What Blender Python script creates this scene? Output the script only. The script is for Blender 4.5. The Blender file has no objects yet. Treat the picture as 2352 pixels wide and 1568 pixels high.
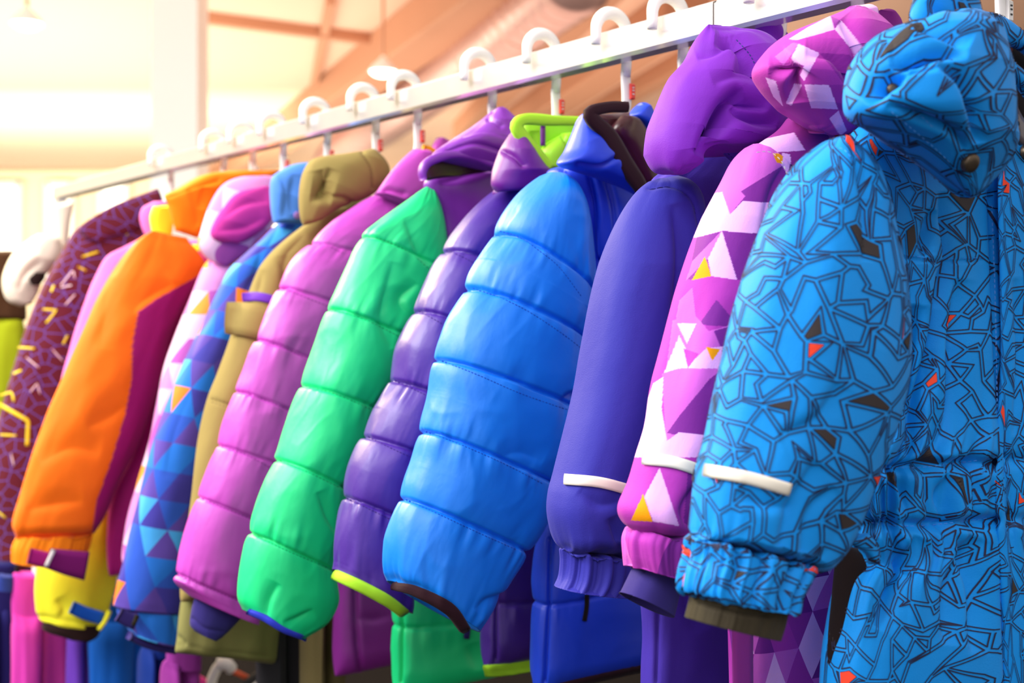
import bpy, math, random
import numpy as np
from mathutils import Vector, Matrix
from mathutils.geometry import delaunay_2d_cdt, tessellate_polygon

# ------------------------------------------------------------------ camera
FPX, CX, HY = 2800.0, 1176.0, 700.0
scene = bpy.context.scene
COL = scene.collection
cam_d = bpy.data.cameras.new('camera')
cam = bpy.data.objects.new('camera', cam_d)
COL.objects.link(cam)
cam.location = (0, 0, 0)
cam.rotation_euler = (math.pi/2, 0, 0)
cam_d.sensor_width = 36.0
cam_d.lens = FPX/2352.0*36.0
cam_d.shift_y = (HY-784.0)/2352.0
cam_d.clip_start = 0.05
cam_d.dof.use_dof = True
cam_d.dof.focus_distance = 1.0
cam_d.dof.aperture_fstop = 6.0
scene.camera = cam

scene.view_settings.view_transform = 'Standard'
scene.view_settings.look = 'None'
scene.view_settings.gamma = 1.0
scene.view_settings.use_curve_mapping = False
scene.view_settings.exposure = 0.0

world = bpy.data.worlds.new('world')
scene.world = world
world.use_nodes = True
wb = world.node_tree.nodes['Background']
wb.inputs[0].default_value = (1.0, 0.93, 0.86, 1)
wb.inputs[1].default_value = 0.85

def area(name, loc, target, size, power, color, sy=None):
    d = bpy.data.lights.new(name, 'AREA')
    d.energy = power; d.color = color; d.size = size
    if sy: d.shape = 'RECTANGLE'; d.size_y = sy
    o = bpy.data.objects.new(name, d); COL.objects.link(o)
    o.location = loc
    o.rotation_euler = (Vector(target)-Vector(loc)).to_track_quat('-Z', 'Y').to_euler()
    return o
area('ceiling_softbox_left', (-2.4, 0.4, 1.9), (0.0, 1.5, -0.2), 2.0, 160, (1.0, 0.97, 0.93), 1.6)
area('added_fill_haze', (-2.8, 3.4, 1.9), (-0.6, 2.2, -0.1), 1.6, 230, (1.0, 0.82, 0.42), 1.4)  # added warm lamp standing in for the yellow haze on the far coats
area('added_fill_near', (-0.5, -1.4, 1.8), (0.2, 1.0, -0.1), 1.6, 34, (1.0, 0.90, 0.98), 1.2)  # added camera-side fill to brighten the near suits, no real fixture
area('added_fill_ceiling_left', (-6.0, 14.5, -0.9), (-6.0, 15.5, 2.6), 7.0, 1080, (1.0, 0.95, 0.80), 12.0)  # added upward fill, imitates bounce on the left of the ceiling
area('added_fill_wall', (-7.0, 15.0, -0.3), (-7.0, 23.6, 0.9), 9.0, 1100, (1.0, 0.94, 0.76), 1.5)  # added fill that brightens the back wall, no fixture there
area('added_fill_pillar', (-3.6, 3.2, 2.3), (-2.6, 9.0, 1.2), 1.2, 170, (1.0, 0.96, 0.88), 1.0)  # added only to whiten the front of the pillar
area('added_fill_ceiling_middle', (0.5, 13.0, -0.9), (0.5, 14.0, 2.6), 5.0, 330, (1.0, 0.78, 0.64), 10.0)  # added upward fill for the middle of the ceiling

# ------------------------------------------------------------------ tools
def lin(c):
    c = c/255.0
    return c/12.92 if c <= 0.04045 else ((c+0.055)/1.055)**2.4
def rgb(r, g, b): return (lin(r), lin(g), lin(b), 1.0)

TH = math.atan(0.72)
DV = np.array([-math.sin(TH), math.cos(TH)])      # along the rail, away
WV = np.array([math.cos(TH), math.sin(TH)])       # across the rail, to the right
CK = 2918.0
def rail_xy(Y): return np.array([CK/FPX-0.72*Y, Y])

def h2(ix, iy, seed):
    x = np.sin(ix*127.1+iy*311.7+seed*74.7)*43758.5453
    return x-np.floor(x)
def vn(x, y, seed=0.0):
    x = np.asarray(x, float); y = np.asarray(y, float)
    ix, iy = np.floor(x), np.floor(y); fx, fy = x-ix, y-iy
    fx = fx*fx*fx*(fx*(fx*6-15)+10); fy = fy*fy*fy*(fy*(fy*6-15)+10)
    a = h2(ix, iy, seed); b = h2(ix+1, iy, seed); c = h2(ix, iy+1, seed); d = h2(ix+1, iy+1, seed)
    return ((a*(1-fx)+b*fx)*(1-fy)+(c*(1-fx)+d*fx)*fy)*2-1

def catmull(pts, k=10):
    P = np.array(pts, float)
    if len(P) < 3:
        t = np.linspace(0, 1, k+1)[:, None]
        return P[0]*(1-t)+P[-1]*t
    Q = np.vstack([2*P[0]-P[1], P, 2*P[-1]-P[-2]])
    out = []
    for i in range(1, len(Q)-2):
        p0, p1, p2, p3 = Q[i-1], Q[i], Q[i+1], Q[i+2]
        for j in range(k):
            t = j/k
            out.append(0.5*((2*p1)+(-p0+p2)*t+(2*p0-5*p1+4*p2-p3)*t*t+(-p0+3*p1-3*p2+p3)*t**3))
    out.append(Q[-2])
    return np.array(out)
def arclen(P):
    return np.concatenate([[0], np.cumsum(np.linalg.norm(np.diff(P, axis=0), axis=1))])
def at_len(P, S, s):
    return np.stack([np.interp(s, S, P[:, i]) for i in range(P.shape[1])], -1)
def seg_dist(X, Y, pts):
    best = np.full(X.shape, 1e9)
    for (ax, ay), (bx, by) in zip(pts[:-1], pts[1:]):
        dx, dy = bx-ax, by-ay; L = dx*dx+dy*dy+1e-9
        t = np.clip(((X-ax)*dx+(Y-ay)*dy)/L, 0, 1)
        best = np.minimum(best, np.hypot(X-ax-t*dx, Y-ay-t*dy))
    return best
def in_poly(X, Y, poly):
    ins = np.zeros(X.shape, bool); n = len(poly)
    for i in range(n):
        x1, y1 = poly[i]; x2, y2 = poly[(i+1) % n]
        c = ((y1 > Y) != (y2 > Y)) & (X < (x2-x1)*(Y-y1)/(y2-y1+1e-9)+x1)
        ins ^= c
    return ins

def mesh_np(name, V, faces, mat, parent=None, loc=None, smooth=True, uv=None, col=None, kind=None, label=None):
    V = np.asarray(V, float).reshape(-1, 3)
    F = np.asarray(faces, int)
    me = bpy.data.meshes.new(name)
    o = (0, 0, 0)
    if parent is not None: o = parent['_o']
    elif loc is not None: o = loc
    V = V-np.array(o)
    me.vertices.add(len(V)); me.vertices.foreach_set('co', V.astype(np.float32).ravel())
    k = F.shape[1]
    me.loops.add(F.size); me.loops.foreach_set('vertex_index', F.astype(np.int32).ravel())
    me.polygons.add(len(F))
    me.polygons.foreach_set('loop_start', np.arange(0, F.size, k, dtype=np.int32))
    me.polygons.foreach_set('loop_total', np.full(len(F), k, dtype=np.int32))
    me.update(calc_edges=True)
    if smooth: me.polygons.foreach_set('use_smooth', np.ones(len(F), bool))
    if uv is not None:
        l = me.uv_layers.new(name='UVMap')
        l.data.foreach_set('uv', uv.reshape(-1, 2)[F.ravel()].astype(np.float32).ravel())
    if col is not None:
        a = me.color_attributes.new('Col', 'FLOAT_COLOR', 'POINT')
        a.data.foreach_set('color', col.reshape(-1, 4).astype(np.float32).ravel())
    me.materials.append(mat)
    ob = bpy.data.objects.new(name, me); COL.objects.link(ob)
    if parent is not None:
        ob.parent = parent; ob['_o'] = [0.0, 0.0, 0.0]
        ob['_o'] = list(parent['_o'])
    else:
        ob.location = o; ob['_o'] = list(o)
    if kind: ob['kind'] = kind
    if label: ob['label'] = label
    return ob

def tag(o, label, cat, group=None):
    o['label'] = label; o['category'] = cat
    if group: o['group'] = group
def empty(name, loc, label, cat, group=None):
    e = bpy.data.objects.new(name, None); COL.objects.link(e)
    e.location = loc; e.empty_display_size = 0.05; e['_o'] = list(map(float, loc))
    tag(e, label, cat, group)
    return e

# ------------------------------------------------------------------ materials
def mat_base(name):
    m = bpy.data.materials.new(name); m.use_nodes = True
    nt = m.node_tree; b = nt.nodes['Principled BSDF']
    return m, nt, b
def N(nt, t, **kw):
    n = nt.nodes.new(t)
    for k, v in kw.items():
        if k in n.inputs: n.inputs[k].default_value = v
        else: setattr(n, k, v)
    return n
def bump_noise(nt, b, specs, coord='UV'):
    tc = N(nt, 'ShaderNodeTexCoord'); prev = None
    for scale, dist, stretch in specs:
        mp = N(nt, 'ShaderNodeMapping'); mp.inputs['Scale'].default_value = stretch
        nt.links.new(tc.outputs[coord], mp.inputs[0])
        nz = N(nt, 'ShaderNodeTexNoise'); nz.inputs['Scale'].default_value = scale; nz.inputs['Detail'].default_value = 3
        nt.links.new(mp.outputs[0], nz.inputs['Vector'])
        bp = N(nt, 'ShaderNodeBump'); bp.inputs['Distance'].default_value = dist; bp.inputs['Strength'].default_value = 1.0
        nt.links.new(nz.outputs[0], bp.inputs['Height'])
        if prev: nt.links.new(prev.outputs[0], bp.inputs['Normal'])
        prev = bp
    nt.links.new(prev.outputs[0], b.inputs['Normal'])
def nylon(name, col, rough=0.33, spec=0.6):
    rough += 0.06
    m, nt, b = mat_base(name)
    tc = N(nt, 'ShaderNodeTexCoord'); nz = N(nt, 'ShaderNodeTexNoise'); nz.inputs['Scale'].default_value = 14
    nt.links.new(tc.outputs['UV'], nz.inputs['Vector'])
    mr = N(nt, 'ShaderNodeMapRange'); mr.inputs['To Min'].default_value = rough-0.07; mr.inputs['To Max'].default_value = rough+0.12
    nt.links.new(nz.outputs[0], mr.inputs['Value']); nt.links.new(mr.outputs[0], b.inputs['Roughness'])
    b.inputs['Base Color'].default_value = col
    b.inputs['Specular IOR Level'].default_value = spec
    b.inputs['Sheen Weight'].default_value = 0.04; b.inputs['Sheen Roughness'].default_value = 0.4
    bump_noise(nt, b, [(28, 0.0014, (1, .35, 1)), (110, 0.00035, (1, .6, 1))])
    return m
def cloth(name, col, rough=0.75, weave=True, attr=False, tri=None):
    m, nt, b = mat_base(name)
    b.inputs['Base Color'].default_value = col
    b.inputs['Roughness'].default_value = rough
    b.inputs['Specular IOR Level'].default_value = 0.22
    b.inputs['Specular Tint'].default_value = (1, 1, 1, 1)
    b.inputs['Sheen Weight'].default_value = 0.06; b.inputs['Sheen Roughness'].default_value = 0.5
    if attr:
        a = N(nt, 'ShaderNodeAttribute'); a.attribute_name = 'Col'
        nt.links.new(a.outputs['Color'], b.inputs['Base Color'])
    if tri:
        nt.links.new(tri_nodes(nt, *tri).outputs[0], b.inputs['Base Color'])
    bump_noise(nt, b, [(14, 0.0030, (1, .4, 1)), (48, 0.0007, (1, .6, 1)), (900, 0.00015, (1, 1, 1))])
    return m
def tri_nodes(nt, size, cols, seed=0.0):
    # triangle grid in fabric space; each triangle takes one flat printed colour
    uv = N(nt, 'ShaderNodeTexCoord')
    mp = N(nt, 'ShaderNodeMapping'); mp.inputs['Scale'].default_value = (1/size, 1/(size*1.15), 1); mp.inputs['Location'].default_value = (seed, seed*1.7, 0)
    nt.links.new(uv.outputs['UV'], mp.inputs[0])
    sp = N(nt, 'ShaderNodeSeparateXYZ'); nt.links.new(mp.outputs[0], sp.inputs[0])
    def M(op, a, b=None):
        n = N(nt, 'ShaderNodeMath'); n.operation = op
        for i, x in enumerate((a, b)):
            if x is None: continue
            if isinstance(x, (int, float)): n.inputs[i].default_value = x
            else: nt.links.new(x, n.inputs[i])
        return n.outputs[0]
    y = sp.outputs[1]
    x = M('SUBTRACT', sp.outputs[0], M('MULTIPLY', y, 0.5))
    ix, iy = M('FLOOR', x), M('FLOOR', y)
    up = M('GREATER_THAN', M('ADD', M('FRACT', x), M('FRACT', y)), 1.0)
    cb = N(nt, 'ShaderNodeCombineXYZ')
    nt.links.new(ix, cb.inputs[0]); nt.links.new(iy, cb.inputs[1]); nt.links.new(up, cb.inputs[2])
    wn = N(nt, 'ShaderNodeTexWhiteNoise'); wn.noise_dimensions = '3D'
    nt.links.new(cb.outputs[0], wn.inputs['Vector'])
    r = N(nt, 'ShaderNodeValToRGB'); r.color_ramp.interpolation = 'CONSTANT'
    el = r.color_ramp.elements; n = len(cols)
    el[0].position = 0; el[0].color = cols[0][1]
    acc = cols[0][0]
    el[1].position = acc; el[1].color = cols[1][1]; acc += cols[1][0]
    for w, c in cols[2:]:
        e = el.new(acc); e.color = c; acc += w
    nt.links.new(wn.outputs['Value'], r.inputs[0])
    return r
def plain(name, col, rough=0.5, metal=0.0, spec=0.5, emit=None, estr=1.0, bump=None):
    m, nt, b = mat_base(name)
    b.inputs['Base Color'].default_value = col; b.inputs['Roughness'].default_value = rough
    b.inputs['Metallic'].default_value = metal; b.inputs['Specular IOR Level'].default_value = spec
    if emit: b.inputs['Emission Color'].default_value = emit; b.inputs['Emission Strength'].default_value = estr
    if bump: bump_noise(nt, b, [bump], 'Object')
    else:
        tc = N(nt, 'ShaderNodeTexCoord'); nz = N(nt, 'ShaderNodeTexNoise'); nz.inputs['Scale'].default_value = 30
        nt.links.new(tc.outputs['Object'], nz.inputs['Vector'])
        mr = N(nt, 'ShaderNodeMapRange'); mr.inputs['To Min'].default_value = max(0, rough-.04); mr.inputs['To Max'].default_value = rough+.04
        nt.links.new(nz.outputs[0], mr.inputs['Value']); nt.links.new(mr.outputs[0], b.inputs['Roughness'])
    return m

# ------------------------------------------------------------------ garments
class Part: pass

class Garment:
    def __init__(s, name, label, Y, cat='jacket', group='winter garments hanging on the rail', base=-0.8):
        s.Y = Y; s.R = rail_xy(Y); s.D = float(s.R@DV)
        s.e = empty(name, (float(s.R[0]), float(s.R[1]), base), label, cat, group)
        s.n = np.array([-DV[0], -DV[1], 0.0])
    def P(s, px, py, off=0.0):
        px = np.asarray(px, float); py = np.asarray(py, float)
        rx = (px-CX)/FPX
        Yd = (s.D-off)/(rx*DV[0]+DV[1])
        return np.stack([rx*Yd, Yd, (HY-py)/FPX*Yd], -1)
    def mirror(s, px, py):
        p = s.P(px, py); a = (p[..., :2]-s.R)@WV
        q = s.R-np.asarray(a)[..., None]*WV
        return np.stack([CX+FPX*q[..., 0]/q[..., 1], HY-FPX*p[..., 2]/q[..., 1]], -1)
    def ax(s, a, z):           # rail-plane coordinates -> pixel
        q = s.R+a*WV
        return (CX+FPX*q[0]/q[1], HY-FPX*z/q[1])

def loft(G, name, L, R, mat, anchors=(), t=None, off=0.0, seams=False, puff=0.007, na=110, nl=170, taper=(0.08, 0.05),
         open_end=False, sag=0.0, e=2.3, creases=(), folds=0.0025, ffreq=(5, 5), ruffle=0.0, rfreq=22, gathers=(),
         paint=None, parent=None, label=None, mirror=False, pucker=0.0035, crinkle=0.0011, kind=None, seed=None):
    if seed is None: seed = (hash_name(name)+G.Y*10) % 97
    Lp = catmull(L); 
    if mirror: Rp = G.mirror(Lp[:, 0], Lp[:, 1])
    else: Rp = catmull(R)
    SL, SR = arclen(Lp), arclen(Rp)
    kl, kr = [0.0], [0.0]
    for a in anchors:
        a0 = np.array(a[0], float); a1 = np.array(a[1], float)
        kl.append(SL[np.argmin(np.linalg.norm(Lp-a0, axis=1))])
        kr.append(SR[np.argmin(np.linalg.norm(Rp-a1, axis=1))])
    kl.append(SL[-1]); kr.append(SR[-1])
    nk = len(kl)
    kl = np.maximum.accumulate(np.array(kl)); kr = np.maximum.accumulate(np.array(kr))
    kk = np.arange(nk)
    # distribute rings by length
    km = (kl+kr)/2
    dens = np.linspace(0, km[-1], nl)
    vk = np.interp(dens, km, kk)
    pl = at_len(Lp, SL, np.interp(vk, kk, kl)); pr = at_len(Rp, SR, np.interp(vk, kk, kr))
    A3 = G.P(pl[:, 0], pl[:, 1], off); B3 = G.P(pr[:, 0], pr[:, 1], off)
    C = (A3+B3)/2; H = (B3-A3)/2
    hw = np.linalg.norm(H, axis=1)
    if t is None: tt = np.clip(hw*0.62, 0.004, 0.05)
    elif np.isscalar(t): tt = np.full(nl, float(t))
    else: tt = np.interp(vk/(nk-1), np.linspace(0, 1, len(t)), t)
    q = np.linspace(0, 1, nl)
    prof = np.ones(nl)
    if taper[0] > 0: prof *= np.sqrt(np.clip(1-(1-np.clip(q/taper[0], 0, 1))**2, 0.02, 1))
    if taper[1] > 0 and not open_end: prof *= np.sqrt(np.clip(1-(1-np.clip((1-q)/taper[1], 0, 1))**2, 0.02, 1))
    tt = tt*prof
    ph = -math.pi/2+np.arange(na)/na*2*math.pi
    c, sn = np.cos(ph), np.sin(ph)
    ce = np.sign(c)*np.abs(c)**(2/e); se = np.sign(sn)*np.abs(sn)**(2/e)
    pos = C[:, None, :]+H[:, None, :]*ce[None, :, None]+G.n[None, None, :]*(tt[:, None]*se[None, :])[..., None]
    pos[..., 2] -= sag*np.clip(se, -1, 1)[None, :]
    Lm = arclen(C); circ = 2*math.pi*np.sqrt((hw**2+tt**2)/2).mean()
    U = np.broadcast_to((np.arange(na)/na)[None, :], (nl, na)); V = np.broadcast_to(Lm[:, None], (nl, na))
    vkk = np.broadcast_to(vk[:, None], (nl, na))
    px = CX+FPX*pos[..., 0]/pos[..., 1]; py = HY-FPX*pos[..., 2]/pos[..., 1]
    front = np.clip((sn+0.25)/0.5, 0, 1)[None, :]*np.ones((nl, 1))
    disp = np.zeros((nl, na))
    um = U*circ
    if folds:
        disp += folds*vn(um*100/ffreq[0], V*100/(ffreq[1]*3), seed)+folds*0.45*vn(um*250/ffreq[0], V*250/(ffreq[1]*3), seed+3)
    if seams:
        fr = vkk-np.floor(np.clip(vkk, 0, nk-1-1e-6)); fr = np.clip(fr, 0, 1)
        lo = np.floor(np.clip(vkk, 0, nk-1-1e-6)).astype(int)
        Lk = np.interp(kk, vk, Lm)
        seg = Lk[np.minimum(lo+1, nk-1)]-Lk[lo]
        dl = np.where(lo == 0, 9, fr*seg); dh = np.where(lo == nk-2, 9 if seams != 'end' else (1-fr)*seg, (1-fr)*seg)
        d = np.minimum(dl, dh)
        jit = 1+0.25*vn(um*60, lo*3.1, seed)
        disp -= puff*0.42*jit*np.exp(-(d/0.011))+puff*0.34*np.exp(-(d/0.0018)**2)
        sid = np.where(dl < dh, lo, lo+1)+np.where(dl < dh, 0.37, 0)
        pk = vn(um*75, sid*5.3+d*14, seed+5)+0.6*vn(um*170, sid*9.1+d*20, seed+8)
        disp += pucker*0.85*pk*np.exp(-((d-0.003)/0.018)**2)*(0.5+0.5*vn(um*12, sid*2.2, seed+11))
        rg = 1-np.sqrt(vn(um*26+V*9, V*20-um*8, seed+41)**2+.03); rg2 = 1-np.sqrt(vn(um*44-V*16, V*17+um*9, seed+43)**2+.03)
        disp += crinkle*(rg**3+0.6*rg2**3-0.5)
    for g in gathers:           # (pixel polyline, width_m, depth, freq)
        dd = seg_dist(px, py, g[0])*pos[..., 1]/FPX
        wv = np.exp(-(dd/g[1])**1.5)
        disp += (-g[2]*np.exp(-(dd/0.005)**2)+g[2]*0.8*wv*(vn(um*g[3], V*12, seed+21)+0.4*vn(um*g[3]*2.3, V*20, seed+22)))
    if ruffle:
        disp += ruffle*(vn(um*100*rfreq/22, V*10, seed+31)+0.5*vn(um*210*rfreq/22, V*16, seed+33))
    for cr in creases:
        pts, wpx, dep = cr[:3]
        CP = catmull(pts, 6); SS = arclen(CP)
        best = np.full(px.shape, 1e9); along = np.zeros(px.shape); side = np.ones(px.shape)
        for q_ in range(len(CP)-1):
            (ax, ay), (bx, by) = CP[q_], CP[q_+1]; dx, dy = bx-ax, by-ay; LL = dx*dx+dy*dy+1e-9
            tq = np.clip(((px-ax)*dx+(py-ay)*dy)/LL, 0, 1); dq = np.hypot(px-ax-tq*dx, py-ay-tq*dy)
            cl = dq < best; best = np.where(cl, dq, best); along = np.where(cl, (SS[q_]+tq*math.sqrt(LL))/SS[-1], along)
            side = np.where(cl, np.sign(dx*(py-ay)-dy*(px-ax)), side)
        w2 = np.where(side > 0, wpx*0.9, wpx*2.6)
        if wpx <= 5: w2 = np.where(side > 0, wpx, wpx*1.2)
        tp = np.clip(np.sin(np.clip(along, 0, 1)*math.pi), 0, 1)**0.6 if wpx > 5 else 1.0
        disp += -front*dep*tp*np.exp(-(best/w2)**(1.5))
    # grid normals
    du = np.roll(pos, -1, 1)-np.roll(pos, 1, 1); dv = np.gradient(pos, axis=0)
    nr = np.cross(du, dv); nn = np.linalg.norm(nr, axis=-1, keepdims=True); nr = nr/np.maximum(nn, 1e-12)
    ctr = pos-C[:, None, :]
    sg = np.sign((nr*ctr).sum(-1).mean()); nr = nr*(sg if sg != 0 else 1)
    edge = np.minimum(1, np.minimum(q, 1-q)/0.02)[:, None]
    if open_end or True: disp = disp*(0.3+0.7*edge)
    # very flat places cannot take deep dents
    lim = np.maximum(tt, 0.002)[:, None]*0.8
    disp = np.clip(disp, -lim, 0.05)
    pos = pos+nr*disp[..., None]
    Vall = pos.reshape(-1, 3); uv = np.stack([um, V], -1).reshape(-1, 2)
    idx = np.arange(nl*na).reshape(nl, na)
    a_, b_ = idx[:-1], idx[1:]
    F = np.stack([a_, np.roll(a_, -1, 1), np.roll(b_, -1, 1), b_], -1).reshape(-1, 4)
    if sg > 0: pass
    extraV, extraF, extraUV = [], [], []
    base = nl*na
    def ring(src, ctr_, scl, push):
        return ctr_+(src-ctr_)*scl+push
    for endi, ringi in ((0, 0), (1, nl-1)):
        src = pos[ringi]; cc = src.mean(0)
        T = (C[min(nl-1, ringi+3)]-C[max(0, ringi-3)]); T = T/np.linalg.norm(T)*(1 if endi else -1)
        prev = idx[ringi]
        if endi == 1 and open_end:
            plan = [(0.97, -T*0.001), (0.90, -T*0.004), (0.86, -T*0.02), (0.5, -T*0.022), (0.02, -T*0.022)]
        else:
            plan = [(0.75, T*0.0), (0.4, T*0.0), (0.02, T*0.0)]
        for scl, push in plan:
            nv = ring(src, cc, scl, push); ids = np.arange(base, base+na); base += na
            extraV.append(nv); extraUV.append(uv[prev % (nl*na)] if prev.max() < nl*na else extraUV[-1])
            if endi == 1: Fq = np.stack([prev, np.roll(prev, -1), np.roll(ids, -1), ids], -1)
            else: Fq = np.stack([ids, np.roll(ids, -1), np.roll(prev, -1), prev], -1)
            extraF.append(Fq); prev = ids
    Vall = np.vstack([Vall]+extraV); F = np.vstack([F]+extraF); uv = np.vstack([uv]+extraUV)
    px2 = CX+FPX*pos[..., 0]/pos[..., 1]; py2 = HY-FPX*pos[..., 2]/pos[..., 1]
    colr = None
    if paint is not None:
        cg = paint(px2, py2, U, V)
        colr = np.vstack([cg.reshape(-1, 4)]+[np.tile(cg[0 if i < 3 else -1].mean(0), (na, 1)) for i in range(len(extraV))])
    # face direction: outward
    v0, v1, v2 = Vall[F[na*(nl//2), 0]], Vall[F[na*(nl//2), 1]], Vall[F[na*(nl//2), 2]]
    k = F[na*(nl//2)+na//2]
    fn = np.cross(Vall[k[1]]-Vall[k[0]], Vall[k[2]]-Vall[k[0]])
    if fn@G.n < 0: F = F[:, ::-1]
    ob = mesh_np(name, Vall, F, mat, parent=parent or G.e, uv=uv, col=colr, kind=kind, label=label)
    p = Part(); p.ob = ob; p.pos = pos; p.nr = nr; p.G = G; p.circ = circ; p.Lm = Lm; p.na = na; p.nl = nl
    fm = (sn > 0.02)
    p.fx = px2[:, fm].ravel(); p.fy = py2[:, fm].ravel(); p.fY = pos[:, fm, 1].ravel(); p.fn = nr[:, fm].reshape(-1, 3)
    return p

def hash_name(n): return sum((i+1)*ord(ch) for i, ch in enumerate(n)) % 89

def surf(part, px, py, off=0.0, G=None):
    """point of a part's front surface under a pixel, and its outward normal"""
    px = np.atleast_1d(np.asarray(px, float)); py = np.atleast_1d(np.asarray(py, float))
    if part is None:
        P = G.P(px, py, off); return P, np.tile(G.n, (len(px), 1))
    out = np.zeros((len(px), 3)); nn = np.zeros((len(px), 3))
    for i in range(len(px)):
        d = (part.fx-px[i])**2+(part.fy-py[i])**2
        j = np.argpartition(d, 5)[:5]; w = 1/(d[j]+4)
        w /= w.sum(); Yd = (part.fY[j]*w).sum(); n = (part.fn[j]*w[:, None]).sum(0)
        out[i] = ((px[i]-CX)/FPX*Yd, Yd, (HY-py[i])/FPX*Yd); nn[i] = n/max(np.linalg.norm(n), 1e-9)
    return out+nn*off, nn

def ribbon(G, name, pts, w, mat, on=None, off=0.0, th=0.0012, parent=None, label=None, step=7.0, smooth=True, ruffle=0):
    """a flat band of cloth laid along a pixel path on a part's surface; w may be a list"""
    C = catmull(pts, 12) if smooth else np.array(pts, float)
    S = arclen(C); n = max(3, int(S[-1]/step)); s = np.linspace(0, S[-1], n)
    c = at_len(C, S, s); T = np.gradient(c, axis=0); T /= np.linalg.norm(T, axis=1, keepdims=True)+1e-9
    Nn = np.stack([-T[:, 1], T[:, 0]], -1)
    ww = np.interp(np.linspace(0, 1, n), np.linspace(0, 1, len(w)), w) if not np.isscalar(w) else np.full(n, float(w))
    k = 5; us = np.linspace(-1, 1, k)
    PX = c[:, None, 0]+Nn[:, None, 0]*us*ww[:, None]/2; PY = c[:, None, 1]+Nn[:, None, 1]*us*ww[:, None]/2
    P, Nr = surf(on, PX.ravel(), PY.ravel(), off, G)
    P = P.reshape(n, k, 3); Nr = Nr.reshape(n, k, 3)
    if ruffle: P = P+Nr*(ruffle*vn(s*0.09, s*0, 3))[:, None, None]
    bul = np.sqrt(1-0.75*us**2)
    top = P+Nr*(th*(0.3+0.7*bul))[None, :, None]
    bot = P[:, ::-1]-Nr[:, ::-1]*th*0.6
    ring = np.concatenate([top, bot], 1); m = 2*k
    V = ring.reshape(-1, 3); idx = np.arange(n*m).reshape(n, m)
    F = np.stack([idx[:-1], np.roll(idx[:-1], -1, 1), np.roll(idx[1:], -1, 1), idx[1:]], -1).reshape(-1, 4)
    caps = []
    for r in (idx[0], idx[-1]):
        for i in range(k-1): caps.append([r[i], r[i+1], r[m-2-i], r[m-1-i]])
    F = np.vstack([F, caps])
    f = F[(n//2)*m+1]
    if np.cross(V[f[1]]-V[f[0]], V[f[2]]-V[f[0]])@G.n < 0: F = F[:, ::-1]
    uv = np.stack([np.broadcast_to(np.linspace(0, .05, m), (n, m)), np.broadcast_to((s*0.0004)[:, None], (n, m))], -1)
    return mesh_np(name, V, F, mat, parent=parent or G.e, uv=uv, label=label)

def stitches(G, lines, mat, on, parent=None, dash=8, gap=5, w=2.6, h=0.0007, name='stitching'):
    V, F = [], []
    for pts in lines:
        C = catmull(pts, 10); S = arclen(C); s = np.arange(2, S[-1]-dash, dash+gap)
        if len(s) == 0: continue
        a = at_len(C, S, s); b = at_len(C, S, s+dash)
        Pa, Na = surf(on, a[:, 0], a[:, 1]); Pb, Nb = surf(on, b[:, 0], b[:, 1])
        for p, q, n1, n2 in zip(Pa, Pb, Na, Nb):
            t = q-p; t /= np.linalg.norm(t)+1e-9; sd = np.cross(t, n1); sd /= np.linalg.norm(sd)+1e-9
            hw = w*p[1]/FPX/2; k = len(V)
            V += [p-sd*hw-n1*h*.3, p+n1*h*.5, p+sd*hw-n1*h*.3, q-sd*hw-n2*h*.3, q+n2*h*.5, q+sd*hw-n2*h*.3]
            m = (p+q)/2+(n1+n2)/2*h; V.append(m); V.append(m)
            F += [[k, k+1, k+6, k+3], [k+3, k+6, k+4, k+4], [k+1, k+2, k+5, k+6], [k+6, k+5, k+4, k+4]]
    V = np.array(V); F4 = [f for f in F if len(set(f)) == 4]; 
    tri = [f[:3] for f in F if len(set(f)) == 3]
    F4 += [[a, b, c, c] for a, b, c in []]
    me_f = F4+tri
    me = bpy.data.meshes.new(name)
    pr = parent or on.ob
    me.from_pydata([tuple(v) for v in V-np.array(pr['_o'])], [], me_f); me.materials.append(mat); me.update()
    ob = bpy.data.objects.new(name, me); COL.objects.link(ob); ob.parent = pr; ob['_o'] = list(pr['_o']); ob['kind'] = 'stuff'
    return ob

def disc(G, name, px, py, r, mat, on=None, off=0.0, dome=0.004, parent=None, label=None, loc_n=None):
    P, n = surf(on, px, py, off, G); P = P[0]; n = n[0]+1.2*G.n; n = n/np.linalg.norm(n)
    rr = r*P[1]/FPX
    z = n; x = np.cross(z, [0, 0, 1]); x /= np.linalg.norm(x); y = np.cross(z, x)
    prof = [(1.0, -0.001), (1.0, dome*.45), (0.96, dome*.7), (0.85, dome*.85), (0.6, dome), (0.3, dome*1.05), (0.01, dome*1.06)]
    na = 32; V = []
    for rad, hgt in prof:
        for k in range(na):
            a = 2*math.pi*k/na; V.append(P+rr*rad*(x*math.cos(a)+y*math.sin(a))+z*hgt)
    idx = np.arange(len(V)).reshape(len(prof), na)
    F = np.stack([idx[:-1], idx[1:], np.roll(idx[1:], -1, 1), np.roll(idx[:-1], -1, 1)], -1).reshape(-1, 4)
    V = np.array(V); k = F[0]
    c0 = V[F[-1]].mean(0)
    f = F[na*4]; 
    if np.cross(V[f[1]]-V[f[0]], V[f[2]]-V[f[0]])@z < 0: F = F[:, ::-1]
    return mesh_np(name, V, F, mat, parent=parent or G.e, label=label)

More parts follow.
